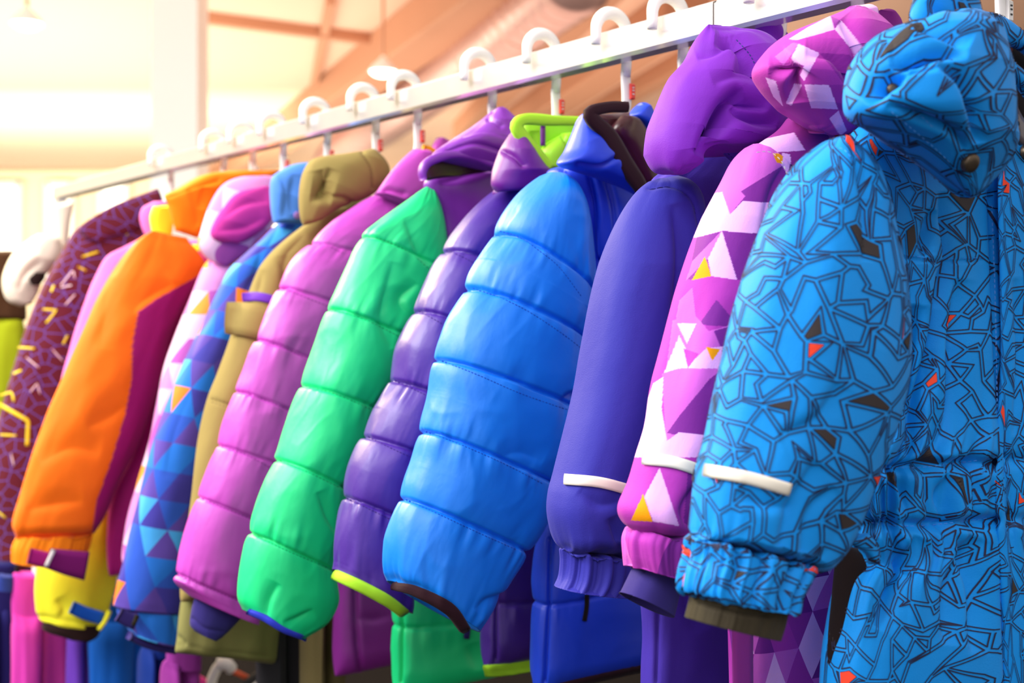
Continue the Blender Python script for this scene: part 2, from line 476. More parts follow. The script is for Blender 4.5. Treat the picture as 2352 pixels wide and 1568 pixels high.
# printed shard outlines, laid into the cloth's own coordinates
def line_print(part, spacing, seed, mline, mblack, mred, width=0.00085, inset=0.0013, vmin=0.0, umin=0.0, umax=1.0):
    rnd = random.Random(seed); W = part.circ; Hh = part.Lm[-1]
    pts = []
    nx, ny = int(W*(umax-umin)/spacing)+2, int(Hh/spacing)+2
    for i in range(nx+1):
        for j in range(ny+1):
            pts.append(Vector((umin*W+(i-0.5+rnd.uniform(-.75, .75))*spacing, (j-0.5+rnd.uniform(-.75, .75))*spacing*1.15)))
    vs, es, fs, _, _, _ = delaunay_2d_cdt(pts, [], [], 0, 1e-6)
    vs = [(v.x, v.y) for v in vs]
    fs = [tuple(f) for f in fs]
    emap = {}
    for i, f in enumerate(fs):
        for k in range(3):
            emap.setdefault(frozenset((f[k], f[(k+1) % 3])), []).append(i)
    adj = [[] for _ in fs]
    for l in emap.values():
        if len(l) == 2: adj[l[0]].append(l[1]); adj[l[1]].append(l[0])
    used = [False]*len(fs); order = list(range(len(fs))); rnd.shuffle(order); groups = []
    for i in order:
        if used[i]: continue
        g = [i]; used[i] = True; n = rnd.choice([2, 3, 4, 5, 6, 7])
        while len(g) < n:
            c = [j for j in adj[g[-1]] if not used[j]] or [j for q in g for j in adj[q] if not used[j]]
            if not c: break
            j = rnd.choice(c); used[j] = True; g.append(j)
        groups.append(g)
    lineV, lineF, fills = [], [], {0: ([], []), 1: ([], [])}
    pos = part.pos; nr = part.nr
    vl = part.Lm
    def samp(P, off):
        P = np.asarray(P, float)
        u = (P[:, 0]/W) % 1.0*part.na; v = np.interp(P[:, 1], vl, np.arange(part.nl))
        i0 = np.floor(v).astype(int); i0 = np.clip(i0, 0, part.nl-2); fv = np.clip(v-i0, 0, 1)[:, None]
        j0 = np.floor(u).astype(int) % part.na; j1 = (j0+1) % part.na; fu = (u-np.floor(u))[:, None]
        p = (pos[i0, j0]*(1-fu)+pos[i0, j1]*fu)*(1-fv)+(pos[i0+1, j0]*(1-fu)+pos[i0+1, j1]*fu)*fv
        n = (nr[i0, j0]*(1-fu)+nr[i0, j1]*fu)*(1-fv)+(nr[i0+1, j0]*(1-fu)+nr[i0+1, j1]*fu)*fv
        return p+n*off
    def ok(p): return 0.004 < p[1] < Hh-0.003 and umin*W+0.002 < p[0] < umax*W-0.002
    for g in groups:
        gs = set(g); nxt = {}; bad = False
        for i in g:
            f = fs[i]
            a = (vs[f[1]][0]-vs[f[0]][0])*(vs[f[2]][1]-vs[f[0]][1])-(vs[f[1]][1]-vs[f[0]][1])*(vs[f[2]][0]-vs[f[0]][0])
            if a < 0: f = f[::-1]
            for k in range(3):
                ed = (f[k], f[(k+1) % 3]); sh = [q for q in emap[frozenset(ed)] if q != i]
                if sh and sh[0] in gs: continue
                if ed[0] in nxt: bad = True
                nxt[ed[0]] = ed[1]
        if bad or len(nxt) < 3: continue
        st = next(iter(nxt)); loop = [st]; c = nxt[st]
        while c != st and len(loop) < 30: loop.append(c); c = nxt.get(c, st)
        P = [vs[k] for k in loop]
        n = len(P); Q = []
        for k in range(n):
            a, b, c_ = np.array(P[k-1]), np.array(P[k]), np.array(P[(k+1) % n])
            e1 = b-a; e2 = c_-b; e1 /= np.linalg.norm(e1)+1e-12; e2 /= np.linalg.norm(e2)+1e-12
            n1 = np.array([-e1[1], e1[0]]); n2 = np.array([-e2[1], e2[0]]); m = n1+n2; L = m@m
            m = m*2/max(L, 0.55)
            Q.append(b+m*inset)
        if not any(ok(p) for p in Q): continue
        Q = [np.array([min(max(p[0], umin*W+0.002), umax*W-0.002), min(max(p[1], 0.0015), Hh-0.0015)]) for p in Q]
        r = rnd.random(); ar = 0.5*abs(sum(Q[k-1][0]*Q[k][1]-Q[k][0]*Q[k-1][1] for k in range(n)))
        thin = ar < spacing*spacing*1.6
        if thin and r < 0.10:
            which = 1 if r < 0.028 else 0
            tris = tessellate_polygon([[Vector((p[0], p[1], 0)) for p in Q]])
            stack = [tuple(tuple(Q[i]) for i in t_) for t_ in tris]; VV, FF = fills[which]
            while stack:
                t_ = stack.pop(); a, b, c_ = map(np.array, t_)
                ls = [np.linalg.norm(a-b), np.linalg.norm(b-c_), np.linalg.norm(c_-a)]
                if max(ls) > 0.004:
                    k = int(np.argmax(ls)); p3 = [a, b, c_]; p, q, r_ = p3[k], p3[(k+1) % 3], p3[(k+2) % 3]; m = (p+q)/2
                    stack += [(tuple(p), tuple(m), tuple(r_)), (tuple(m), tuple(q), tuple(r_))]
                else:
                    k = len(VV); VV += [a, b, c_]; FF.append([k, k+1, k+2])
        for k in range(n):
            a, b = np.array(Q[k]), np.array(Q[(k+1) % n]); d = b-a; L = np.linalg.norm(d)
            if L < 1e-5: continue
            d /= L; sd = np.array([-d[1], d[0]])*width/2; a = a-d*width*.4; b = b+d*width*.4
            m = max(1, int(L/0.0025)); base = len(lineV)
            for i in range(m+1):
                c_ = a+(b-a)*i/m; lineV += [c_+sd, c_-sd]
            for i in range(m): lineF.append([base+2*i, base+2*i+1, base+2*i+3, base+2*i+2])
    def mk(VV, FF, off, mat, label, nm):
        if not VV: return
        P = samp(np.array(VV), off)
        mesh_np(nm, P, np.array(FF), mat, parent=part.ob, smooth=True, kind='stuff', label=label)
    mk(lineV, lineF, 0.0006, mline, 'thin black shard outlines printed on the cloth', 'line_print')
    mk(*fills[0], 0.0009, mblack, 'solid black printed shards', 'shard_print')
    mk(*fills[1], 0.0009, mred, 'solid red printed shards', 'shard_print')

def tube(name, pts, r, mat, parent=None, loc=None, nseg=12, flat=None, closed=True, label=None):
    """tube along 3-D points; r may be a list; flat=(axis vector, factor) squashes it"""
    P = np.array(pts, float); n = len(P); T = np.gradient(P, axis=0); T /= np.linalg.norm(T, axis=1, keepdims=True)+1e-12
    rr = np.full(n, r) if np.isscalar(r) else np.interp(np.linspace(0, 1, n), np.linspace(0, 1, len(r)), r)
    up = np.array([0.0, 0, 1]) if abs(T[0][2]) < 0.9 else np.array([DV[0], DV[1], 0])
    x = np.cross(T[0], up); x /= np.linalg.norm(x); V = []
    for i in range(n):
        x = x-T[i]*(x@T[i]); x /= np.linalg.norm(x); y = np.cross(T[i], x)
        for k in range(nseg):
            a = 2*math.pi*k/nseg; v = rr[i]*(x*math.cos(a)+y*math.sin(a))
            if flat is not None:
                f = np.array(flat[0], float); v = v-f*(v@f)*(1-flat[1])
            V.append(P[i]+v)
    V = np.array(V)
    c0, c1 = len(V), len(V)+nseg
    V = np.vstack([V, P[0]+(V[:nseg]-P[0])*.05, P[-1]+(V[-nseg:]-P[-1])*.05])
    idx = np.arange(n*nseg).reshape(n, nseg)
    F = np.stack([idx[:-1], idx[1:], np.roll(idx[1:], -1, 1), np.roll(idx[:-1], -1, 1)], -1).reshape(-1, 4)
    s0 = np.arange(c0, c0+nseg); s1 = np.arange(c1, c1+nseg)
    F = np.vstack([F, np.stack([s0, idx[0], np.roll(idx[0], -1), np.roll(s0, -1)], -1), np.stack([idx[-1], s1, np.roll(s1, -1), np.roll(idx[-1], -1)], -1)])
    f = F[0]; nrm = np.cross(V[f[1]]-V[f[0]], V[f[2]]-V[f[0]])
    if nrm@(V[f].mean(0)-P[0]) < 0: F = F[:, ::-1]
    return mesh_np(name, V, F, mat, parent=parent, loc=loc, label=label)

def box3(name, c, ax, ay, az, mat, parent=None, loc=None, bev=0.1, label=None, kind=None):
    """box with chamfered long edges: c centre, ax/ay/az half vectors"""
    c, ax, ay, az = (np.array(v, float) for v in (c, ax, ay, az))
    b = min(np.linalg.norm(ay), np.linalg.norm(az))*bev; ny = b/np.linalg.norm(ay); nz = b/np.linalg.norm(az)
    sec = [(1-ny, 1), (1, 1-nz), (1, -1+nz), (1-ny, -1), (-1+ny, -1), (-1, -1+nz), (-1, 1-nz), (-1+ny, 1)]
    V = [c+sx*ax+y*ay+z*az for sx in (-1, 1) for y, z in sec]
    V = np.array(V); F = [[i, (i+1) % 8, 8+(i+1) % 8, 8+i] for i in range(8)]
    for o in (0, 8): F += [[o, o+1, o+2, o+3], [o, o+3, o+4, o+7], [o+4, o+5, o+6, o+7]]
    me = bpy.data.meshes.new(name)
    o_ = parent['_o'] if parent is not None else (loc if loc is not None else (0, 0, 0))
    me.from_pydata([tuple(v) for v in V-np.array(o_)], [], F); me.materials.append(mat)
    import bmesh
    bm = bmesh.new(); bm.from_mesh(me); bmesh.ops.recalc_face_normals(bm, faces=bm.faces); bm.to_mesh(me); bm.free()
    ob = bpy.data.objects.new(name, me); COL.objects.link(ob); ob['_o'] = list(map(float, o_))
    if parent is not None: ob.parent = parent
    else: ob.location = o_
    if label: ob['label'] = label
    if kind: ob['kind'] = kind
    return ob

Z3 = np.array([0, 0, 1.0]); W3 = np.array([WV[0], WV[1], 0]); D3 = np.array([DV[0], DV[1], 0])
def pix(px, py, Y): return np.array([(px-CX)/FPX*Y, Y, (HY-py)/FPX*Y])

# ------------------------------------------------------------------ setting
CEIL, FLOOR = 2.6, -1.35
m_ceil = plain('ceiling_paint', rgb(236, 196, 170), 0.9, bump=(3, 0.01, (1, 1, 1)))
m_wall = plain('wall_paint', rgb(236, 222, 190), 0.9, bump=(4, 0.005, (1, 1, 1)))
m_floor = plain('floor_vinyl', rgb(20, 17, 19), 0.95, spec=0.1, bump=(8, 0.002, (1, 1, 1)))
m_beam = plain('beam_paint', rgb(196, 140, 108), 0.7)
m_duct = plain('duct_metal', rgb(215, 170, 160), 0.35, metal=0.6)
m_white = plain('white_paint', rgb(250, 248, 244), 0.5)
m_glow = plain('lamp_glow', rgb(255, 250, 235), 0.4, emit=(1, 0.95, 0.85, 1), estr=6.0)
m_window = plain('daylit_glass', rgb(250, 250, 240), 0.2, emit=(1, 0.97, 0.80, 1), estr=1.3)

def slab(name, x0, x1, y0, y1, z0, z1, mat, parent=None, **k):
    c = ((x0+x1)/2, (y0+y1)/2, (z0+z1)/2)
    o = box3(name, c, ((x1-x0)/2, 0, 0), (0, (y1-y0)/2, 0), (0, 0, (z1-z0)/2), mat, parent=parent, loc=None if parent else c, bev=0.02, **k)
    return o
slab('floor', -16, 14, -3, 24, FLOOR-0.2, FLOOR, m_floor, kind='structure')
slab('ceiling', -16, 14, 5.5, 24, CEIL, CEIL+0.2, m_ceil, kind='structure')
wall_back = slab('wall_back', -16, 14, 23.6, 23.9, FLOOR, CEIL, m_wall, kind='structure')
slab('wall_left', -16.3, -16, 5.5, 24, FLOOR, CEIL, m_wall, kind='structure')
slab('wall_right', 14, 14.3, 5.5, 24, FLOOR, CEIL, m_wall, kind='structure')
nwin = 0
for px0, px1 in ((-150, -60), (-18, 48), (112, 168), (235, 292), (560, 640), (900, 1000), (1400, 1500), (1700, 1800)):
    nwin += 1
    Yw = 23.45
    x0, x1 = (px0-CX)/FPX*Yw, (px1-CX)/FPX*Yw
    w = slab('window_%d' % nwin, x0, x1, Yw-0.04, Yw+0.1, 0.1, 2.3, m_window, kind='structure')
    for xx in (x0, x1): slab('window_frame', xx-0.05, xx+0.05, Yw-0.12, Yw+0.12, 0.05, 2.35, m_white, parent=w)
    for zz in (0.08, 2.32): slab('window_frame', x0, x1, Yw-0.12, Yw+0.12, zz-0.05, zz+0.05, m_white, parent=w)

def ceil_pt(px, py, z=CEIL):
    Yc = z*FPX/(HY-py); return np.array([(px-CX)/FPX*Yc, Yc, z])
nb = 0
for (a, b, hw, hh) in (((470, 440), (1150, -60), 0.22, 0.18), ((1060, 300), (1420, -60), 0.13, 0.12), ((990, 420), (1580, 20), 0.2, 0.16),
                       ((1240, 330), (1720, 60), 0.1, 0.1), ((460, 40), (1000, 110), 0.05, 0.05), ((700, 300), (760, 0), 0.04, 0.04), ((1290, 420), (1800, 160), 0.15, 0.15)):
    nb += 1
    p, q = ceil_pt(*a, CEIL-hh), ceil_pt(*b, CEIL-hh); d = q-p; L = np.linalg.norm(d); s = np.cross(d/L, Z3)
    box3('trim_%d' % nb, (p+q)/2, d/2, s*hw, Z3*hh, m_beam, loc=tuple((p+q)/2), kind='structure')
# corrugated air duct under the ceiling
p, q = ceil_pt(760, 370, CEIL-0.35), ceil_pt(1330, -60, CEIL-0.35)
tt = np.linspace(0, 1, 220); pts = [p+(q-p)*t_ for t_ in tt]
e = empty('air_duct', tuple(p), 'long corrugated silver air duct running under the ceiling', 'duct')
tube('duct_pipe', pts, list(0.26+0.02*np.sign(np.sin(tt*330))), m_duct, parent=e, nseg=28)
for k in (0.2, 0.5, 0.8):
    c = p+(q-p)*k; tube('duct_strap', [c+Z3*0.25, c+Z3*0.35], 0.03, m_duct, parent=e, nseg=8)

# pillar
Yp = 9.0; x0, x1 = (362-CX)/FPX*Yp, (466-CX)/FPX*Yp
e = slab('pillar', x0, x1, Yp-0.16, Yp+0.16, FLOOR, CEIL, m_white, kind='structure')

def pendant(px, py, Y, w, label):
    c = pix(px, py, Y); r = w/2/FPX*Y
    e = empty('pendant_lamp', tuple(c), label, 'lamp', 'pendant lamps under the ceiling')
    prof = [(0.12, 1.1), (0.2, 0.95), (0.35, 0.8), (0.7, 0.5), (0.95, 0.15), (1.0, 0.0), (0.97, 0.0), (0.9, 0.12), (0.6, 0.4)]
    na = 32; V = [(c[0]+r*a*math.cos(k*2*math.pi/na), c[1]+r*a*math.sin(k*2*math.pi/na), c[2]+r*h) for a, h in prof for k in range(na)]
    idx = np.arange(len(V)).reshape(len(prof), na)
    F = np.stack([idx[:-1], np.roll(idx[:-1], -1, 1), np.roll(idx[1:], -1, 1), idx[1:]], -1).reshape(-1, 4)
    mesh_np('lamp_shade', V, F, m_white, parent=e)
    prof = [(0.9, 0.10), (0.85, -0.1), (0.6, -0.28), (0.3, -0.36), (0.02, -0.38)]
    V = [(c[0]+r*a*math.cos(k*2*math.pi/na), c[1]+r*a*math.sin(k*2*math.pi/na), c[2]+r*h) for a, h in prof for k in range(na)]
    idx = np.arange(len(V)).reshape(len(prof), na)
    F = np.stack([idx[:-1], np.roll(idx[:-1], -1, 1), np.roll(idx[1:], -1, 1), idx[1:]], -1).reshape(-1, 4)
    mesh_np('diffuser', V, F, m_glow, parent=e)
    tube('cord', [c+Z3*r, (c[0], c[1], CEIL)], 0.012, m_beam, parent=e, nseg=8)
pendant(880, 165, 10.0, 66, 'white pendant lamp glowing above the middle of the rail')
pendant(62, 55, 8.6, 72, 'white pendant lamp glowing at the far left of the pillar')

# ------------------------------------------------------------------ clothes rail
m_rail = plain('rail_metal', (0.96, 0.93, 0.93, 1), 0.17, metal=0.6)
m_dark = plain('dark_gap', rgb(40, 20, 25), 0.6)
RT, RB = 0.2900, 0.2575
rail_e = empty('clothes_rail', (float(rail_xy(2.0)[0]), 2.0, FLOOR), 'long polished rectangular metal rail carrying every winter garment', 'rail')
def rp(Y, a=0.0, z=0.0):
    q = rail_xy(Y)+a*WV; return np.array([q[0], q[1], z])
def bar(Y0, Y1, nm):
    p, q = rp(Y0, 0, (RT+RB)/2), rp(Y1, 0, (RT+RB)/2)
    return box3(nm, (p+q)/2, (q-p)/2, W3*0.0125, Z3*(RT-RB)/2, m_rail, parent=rail_e, bev=0.28)
Yj = CK/(1660+840)
bar(0.62, Yj-0.0008, 'bar'); bar(Yj+0.0008, 3.0, 'bar')
p = rp(Yj, 0, (RT+RB)/2); box3('joint', p, D3*0.0016, W3*0.0118, Z3*(RT-RB)/2*0.95, m_dark, parent=rail_e)
for Yq in (0.64, 2.98):
    p, q = rp(Yq, 0, FLOOR+0.04), rp(Yq, 0, RB)
    box3('post', (p+q)/2, (q-p)/2, W3*0.012, D3*0.012, m_rail, parent=rail_e)
    p, q = rp(Yq, -0.28, FLOOR+0.02), rp(Yq, 0.28, FLOOR+0.02)
    box3('foot', (p+q)/2, (q-p)/2, D3*0.02, Z3*0.02, m_rail, parent=rail_e)
# lower bar for the trousers on the far half of the rack
p, q = rp(2.02, -0.17, -0.492), rp(2.98, -0.17, -0.492)
box3('lower_bar', (p+q)/2, (q-p)/2, W3*0.01, Z3*0.012, m_rail, parent=rail_e)
for Yq in (2.97,):
    p, q = rp(Yq, -0.17, -0.492), rp(Yq, -0.17, FLOOR+0.02); box3('post', (p+q)/2, (q-p)/2, W3*0.01, D3*0.01, m_rail, parent=rail_e)

# ------------------------------------------------------------------ hangers
def plastic(name, col, tr=0.0):
    m = plain(name, col, 0.35); b = m.node_tree.nodes['Principled BSDF']
    b.inputs['Subsurface Weight'].default_value = 0.3; b.inputs['Subsurface Radius'].default_value = (0.01, 0.01, 0.01)
    b.inputs['Subsurface Scale'].default_value = 0.3
    return m
m_hang = plastic('white_plastic', rgb(250, 247, 243))
m_tag = plain('red_plastic', rgb(238, 74, 62), 0.4)
m_tagw = plain('white_tag', rgb(235, 232, 228), 0.4)
m_ink = plain('ink', rgb(40, 40, 42), 0.6)
def hanger(Y, label, tagm=None, drop=0.085, kink=0.016):
    R = rp(Y, 0, 0)
    e = empty('clothes_hanger', (R[0], R[1], RT-0.15), label, 'hanger', 'plastic hangers hooked over the rail')
    r = 0.0215; zc = RT+0.001
    pts = [rp(Y, -r, zc-0.012+0.0*k) for k in (0,)]
    pts = [rp(Y, -r-0.0005, zc-0.016)]+[rp(Y, -r, zc-0.008)]
    for k in range(0, 17):
        a = math.pi-math.pi*k/16; pts.append(rp(Y, r*math.cos(a), zc+r*0.92*math.sin(a)))
    pts += [rp(Y, r, zc-0.015), rp(Y, r-0.001, zc-0.035), rp(Y, r-0.002, RB-0.012)]
    tube('hook', pts, [0.0052, 0.0064, 0.007, 0.007, 0.0062, 0.0055], m_hang, parent=e, nseg=14)
    # flat stem with a jog, then short arms hidden in the garment
    z0 = RB-0.008; path = [(r-0.002, z0), (r-0.002, z0-0.040), (r-0.002-kink*1.3, z0-0.068), (r-0.002-kink*1.7, z0-drop)]
    V = []; hw, ht = 0.0062, 0.0022
    P = catmull(path, 6); T = np.gradient(P, axis=0)
    for (a, z) in P:
        for sx, sy in ((-hw, -ht*.5), (-hw*.8, -ht), (hw*.8, -ht), (hw, -ht*.5), (hw, ht*.5), (hw*.8, ht), (-hw*.8, ht), (-hw, ht*.5)):
            V.append(rp(Y, a+sx, z)+D3*sy)
    n = len(P); idx = np.arange(n*8).reshape(n, 8)
    F = np.stack([idx[:-1], idx[1:], np.roll(idx[1:], -1, 1), np.roll(idx[:-1], -1, 1)], -1).reshape(-1, 4)
    F = np.vstack([F, [[0, 1, 2, 3], [0, 3, 4, 7], [4, 5, 6, 7]], np.array([[0, 1, 2, 3], [0, 3, 4, 7], [4, 5, 6, 7]])+(n-1)*8])
    mesh_np('stem', V, F, m_hang, parent=e, smooth=False)
    if tagm:
        c = rp(Y, r+0.0045, z0-0.020)-D3*0.001
        t_ = box3('size_tag', c, W3*0.0028, D3*0.0042, Z3*0.0085, tagm, parent=e, bev=0.3, label='red size tag' if tagm is m_tag else 'white size tag')
        cc = c-D3*0.0045
        for dz in (-0.003, 0.001, 0.004): box3('digit', cc+Z3*dz, W3*0.0012, D3*0.0002, Z3*0.0006, m_ink if tagm is not m_tag else m_tagw, parent=t_)
    return e
HK = [(370, 'left of the orange jacket, farthest hook on the rail', None), (490, 'above the orange hood, second hook from the far end', None),
      (555, 'above the orange jacket', m_tagw), (625, 'above the dusky pink hood', m_tag), (725, 'above the olive hood', m_tag),
      (835, 'just right of the olive hood', m_tag), (930, 'holding the magenta puffer jacket', m_tag), (1100, 'holding the green and purple puffer jacket', m_tag),
      (1245, 'holding the dark purple puffer jacket with lime lining', m_tag), (1405, 'holding the blue puffer jacket', m_tag),
      (1535, 'hooked next to the bar joint, left of the purple-tinted hood', m_tag), (1758, 'between the purple-tinted hood and the pink patterned hood', None),
      (1935, 'holding the pink triangle suit', m_tagw)]
for px, l, tg in HK: hanger(CK/(px+840), 'white plastic hanger '+l, tg)
hz = hanger(0.940, 'large white plastic hanger holding the blue line-printed suit', m_tagw, drop=0.10, kink=0.012)

# ------------------------------------------------------------------ cloth materials
BLUE = rgb(10, 128, 235)
c_dkrib = cloth('dark_rib', rgb(50, 44, 30)); c_refl = plain('reflective_tape', rgb(232, 228, 214), 0.45)
c_black = cloth('black_fleece', rgb(24, 14, 16), 0.95)
m_line = plain('print_black', rgb(16, 20, 62), 0.7); m_shard = plain('print_dark', rgb(44, 36, 38), 0.7); m_red = plain('print_red', rgb(236, 62, 30), 0.7)
c_suit = cloth('suit_blue', rgb(0, 142, 232), 0.6)
th_blue = plain('thread_blue', rgb(70, 150, 235), 0.7); th_navy = plain('thread_navy', rgb(30, 30, 120), 0.7)
m_snap = plain('snap_metal', rgb(92, 80, 66), 0.38, metal=0.75)
m_grey = plain('grey_plastic', rgb(96, 90, 96), 0.35)

# ================================================================== G1 blue line-print suit (nearest)
G = Garment('snowsuit', "bright blue snowsuit with black shard line print and a snap button, nearest to the camera", 0.955, 'snowsuit')
body = loft(G, 'body', [(2160, 225), (2060, 255), (1958, 325), (1978, 430), (1995, 560), (2012, 800), (2002, 990), (1968, 1075), (1972, 1195), (1985, 1280), (1955, 1350), (1935, 1450), (1918, 1568), (1905, 1850)],
     None, c_suit, mirror=True, t=[.02, .034, .04, .036, .04, .04], off=-0.005, na=420, nl=400, e=2.6, folds=0.004, ffreq=(6, 14),
     gathers=[([(1960, 1078), (2150, 1070), (2300, 1062), (2500, 1055)], 0.035, 0.009, 90), ([(1965, 1205), (2150, 1210), (2300, 1195), (2500, 1190)], 0.04, 0.009, 90)],
     creases=[([(2284, 440), (2292, 700), (2300, 1060), (2312, 1568)], 5, .006), ([(2200, 1215), (2240, 1330), (2235, 1500)], 10, .011), ([(2140, 480), (2120, 560), (2125, 590)], 8, .008), ([(2060, 1090), (2075, 1140), (2060, 1195)], 7, .009), ([(2180, 1085), (2170, 1140), (2185, 1195)], 7, .009), ([(2010, 1300), (2060, 1290), (2110, 1320)], 8, .008), ([(2100, 700), (2085, 850), (2095, 1000)], 10, .014), ([(2165, 600), (2150, 760), (2120, 900), (2090, 1040)], 10, .013),
              ([(2210, 640), (2195, 800), (2190, 950), (2170, 1040)], 10, .014), ([(2050, 640), (2045, 760), (2060, 900)], 9, .011), ([(2240, 1230), (2190, 1350), (2180, 1480)], 13, .013),
              ([(2110, 1230), (2060, 1330), (2010, 1440)], 11, .012), ([(2325, 700), (2330, 900), (2325, 1040)], 8, .010), ([(2040, 588), (2150, 600), (2260, 598)], 3, .002),
              ([(1985, 400), (2020, 480), (2040, 580), (2052, 700)], 5, .005), ([(2165, 440), (2180, 600), (2150, 700)], 8, .011)])
line_print(body, 0.0112, 7, m_line, m_shard, m_red, umin=0.22, umax=0.78)
stitches(G, [[(2040, 580), (2150, 594), (2262, 592)], [(1990, 420), (2022, 500), (2038, 580), (2046, 640)], [(1975, 1066), (2100, 1074), (2270, 1054)], [(1985, 1198), (2100, 1208), (2270, 1190)],
             [(2278, 470), (2286, 700), (2292, 1000), (2304, 1400)]], th_blue, body)
sl = loft(G, 'sleeve', [(1928, 316), (1872, 370), (1830, 430), (1790, 520), (1752, 620), (1722, 720), (1700, 810), (1678, 900), (1655, 1000), (1632, 1070), (1617, 1150), (1607, 1242)],
     [(1950, 320), (1985, 405), (2006, 520), (2028, 640), (2039, 760), (2035, 880), (2012, 970), (1975, 1070), (1945, 1160), (1905, 1250), (1852, 1312)], c_suit,
     off=0.035, na=300, nl=330, e=2.2, folds=0.004, ffreq=(5, 8), t=[.02, .036, .042, .045, .044, .04, .034], taper=(.1, .03),
     creases=[([(1950, 330), (1975, 420), (1990, 500), (1985, 600)], 9, .006), ([(1690, 1130), (1750, 1160), (1830, 1170)], 14, .004), ([(1880, 1060), (1820, 1180), (1800, 1290)], 16, .006), ([(1930, 880), (1880, 960), (1790, 1000)], 15, .004),
              ([(1925, 1120), (1870, 1180), (1850, 1300)], 10, .005)],
     gathers=[([(1607, 1250), (1720, 1285), (1852, 1318)], 0.018, 0.003, 90)])
line_print(sl, 0.0112, 21, m_line, m_shard, m_red)
stitches(G, [[(1900, 338), (1940, 345), (1975, 400), (1990, 460)]], th_blue, sl)
cf = loft(G, 'cuff', [(1614, 1240), (1612, 1280), (1600, 1320), (1596, 1358), (1615, 1372)], [(1850, 1300), (1830, 1330), (1812, 1360), (1805, 1392), (1785, 1396)], c_suit,
     off=0.035, t=.030, na=240, nl=80, ruffle=0.0035, rfreq=40, open_end=True, taper=(.05, 0), folds=.001)
line_print(cf, 0.0100, 5, m_line, m_shard, m_red)
loft(G, 'inner_cuff', [(1618, 1352), (1608, 1395), (1600, 1426)], [(1782, 1380), (1775, 1420), (1762, 1462)], c_dkrib, off=0.035, t=.024, na=200, nl=50, open_end=True, taper=(0, 0), folds=.001, ruffle=.0006, rfreq=60,
     creases=[([(1605, 1385), (1700, 1410), (1775, 1415)], 4, .002)])
ribbon(G, 'reflective_strip', [(1620, 1080), (1720, 1098), (1812, 1124)], 29, c_refl, on=sl, off=0.0012, th=0.0012)
hd = loft(G, 'hood', [(2160, 42), (2088, 55), (2035, 95), (2005, 150), (1993, 215), (1999, 258), (2036, 285), (2090, 328), (2150, 385), (2200, 432), (2225, 450)],
     [(2190, 32), (2236, 60), (2258, 140), (2275, 230), (2288, 300), (2300, 335), (2292, 385), (2258, 430), (2240, 452)], c_suit, off=0.075, t=[.012, .035, .042, .042, .036, .02, .008], na=260, nl=230, folds=.004,
     creases=[([(2000, 238), (2030, 205), (2060, 188), (2078, 192)], 12, .022), ([(2045, 150), (2100, 145), (2160, 130), (2215, 128)], 9, .015), ([(2150, 150), (2200, 190), (2230, 260), (2240, 330)], 9, .012),
              ([(2040, 240), (2100, 265), (2180, 300), (2215, 345)], 6, .008), ([(2100, 70), (2170, 85), (2220, 110)], 8, .011), ([(2060, 180), (2110, 165), (2150, 160)], 6, .006)])
line_print(hd, 0.0108, 33, m_line, m_shard, m_red)
stitches(G, [[(2046, 255), (2100, 300), (2160, 352), (2212, 408)], [(2060, 232), (2110, 262), (2150, 300)]], th_blue, hd)
hc = loft(G, 'hood_crown', [(2150, -60), (2108, -5), (2104, 60), (2150, 100), (2205, 190), (2240, 300)], [(2215, -60), (2240, 5), (2266, 100), (2282, 200), (2290, 280), (2296, 345)], c_suit, off=0.055, t=.014, na=180, nl=160, folds=.003,
     creases=[([(2130, 0), (2180, 60), (2230, 150)], 8, .005)])
line_print(hc, 0.0112, 44, m_line, m_shard, m_red)
disc(G, 'snap_button', 2225, 371, 23, m_snap, on=hd, off=0.001, dome=0.004)
disc(G, 'snap_button', 2051, 206, 13, m_snap, on=hd, off=0.001, dome=0.002)
loft(G, 'collar_lining', [(2258, 95), (2268, 180), (2290, 270), (2318, 322)], [(2560, 100), (2560, 180), (2540, 260), (2500, 330)], c_black, off=0.032, t=.010, na=90, nl=60, folds=.003)
cb = loft(G, 'collar_back', [(2248, 22), (2300, 38), (2352, 82), (2420, 130), (2520, 170)], [(2250, 92), (2300, 98), (2352, 116), (2420, 190), (2520, 230)], c_suit, off=0.050, t=.006, na=110, nl=110, folds=.002)
line_print(cb, 0.0112, 51, m_line, m_shard, m_red)
c2 = loft(G, 'collar_edge', [(2256, 108), (2300, 122), (2352, 166), (2420, 240), (2500, 300)], [(2258, 134), (2300, 158), (2346, 208), (2410, 290), (2490, 350)], c_suit, off=0.060, t=.006, na=90, nl=110, folds=.001)
line_print(c2, 0.0108, 52, m_line, m_shard, m_red)
ch = loft(G, 'chest_panel', [(2312, 315), (2301, 380), (2296, 500), (2297, 800), (2300, 1060), (2304, 1200), (2311, 1568), (2312, 1800)], [(2480, 330), (2560, 480), (2580, 600), (2580, 900), (2560, 1060), (2560, 1200), (2580, 1568), (2580, 1800)], c_suit, off=0.036, t=.01, na=180, nl=330, folds=.003, gathers=[([(2296, 1060), (2560, 1050)], 0.03, 0.004, 90), ([(2296, 1195), (2560, 1190)], 0.03, 0.004, 90)], creases=[([(2330, 640), (2345, 800), (2335, 1000)], 8, .006)])
line_print(ch, 0.0112, 53, m_line, m_shard, m_red)
disc(G, 'snap_button', 2356, 352, 20, m_snap, on=ch, off=0.001, dome=0.004)
ribbon(G, 'hanger_arm_sleeve', [(2284, 182), (2304, 225), (2330, 285), (2362, 318)], [26, 34, 40, 44], m_grey, off=0.056, th=0.003, label='grey translucent hanger arm showing in the open neck')
loft(G, 'side_gusset', [(1940, 1255), (1930, 1330), (1915, 1450), (1902, 1568), (1895, 1850)], [(2010, 1268), (2010, 1400), (1980, 1568), (1960, 1850)], c_black, off=-0.012, t=.012, na=60, nl=80)
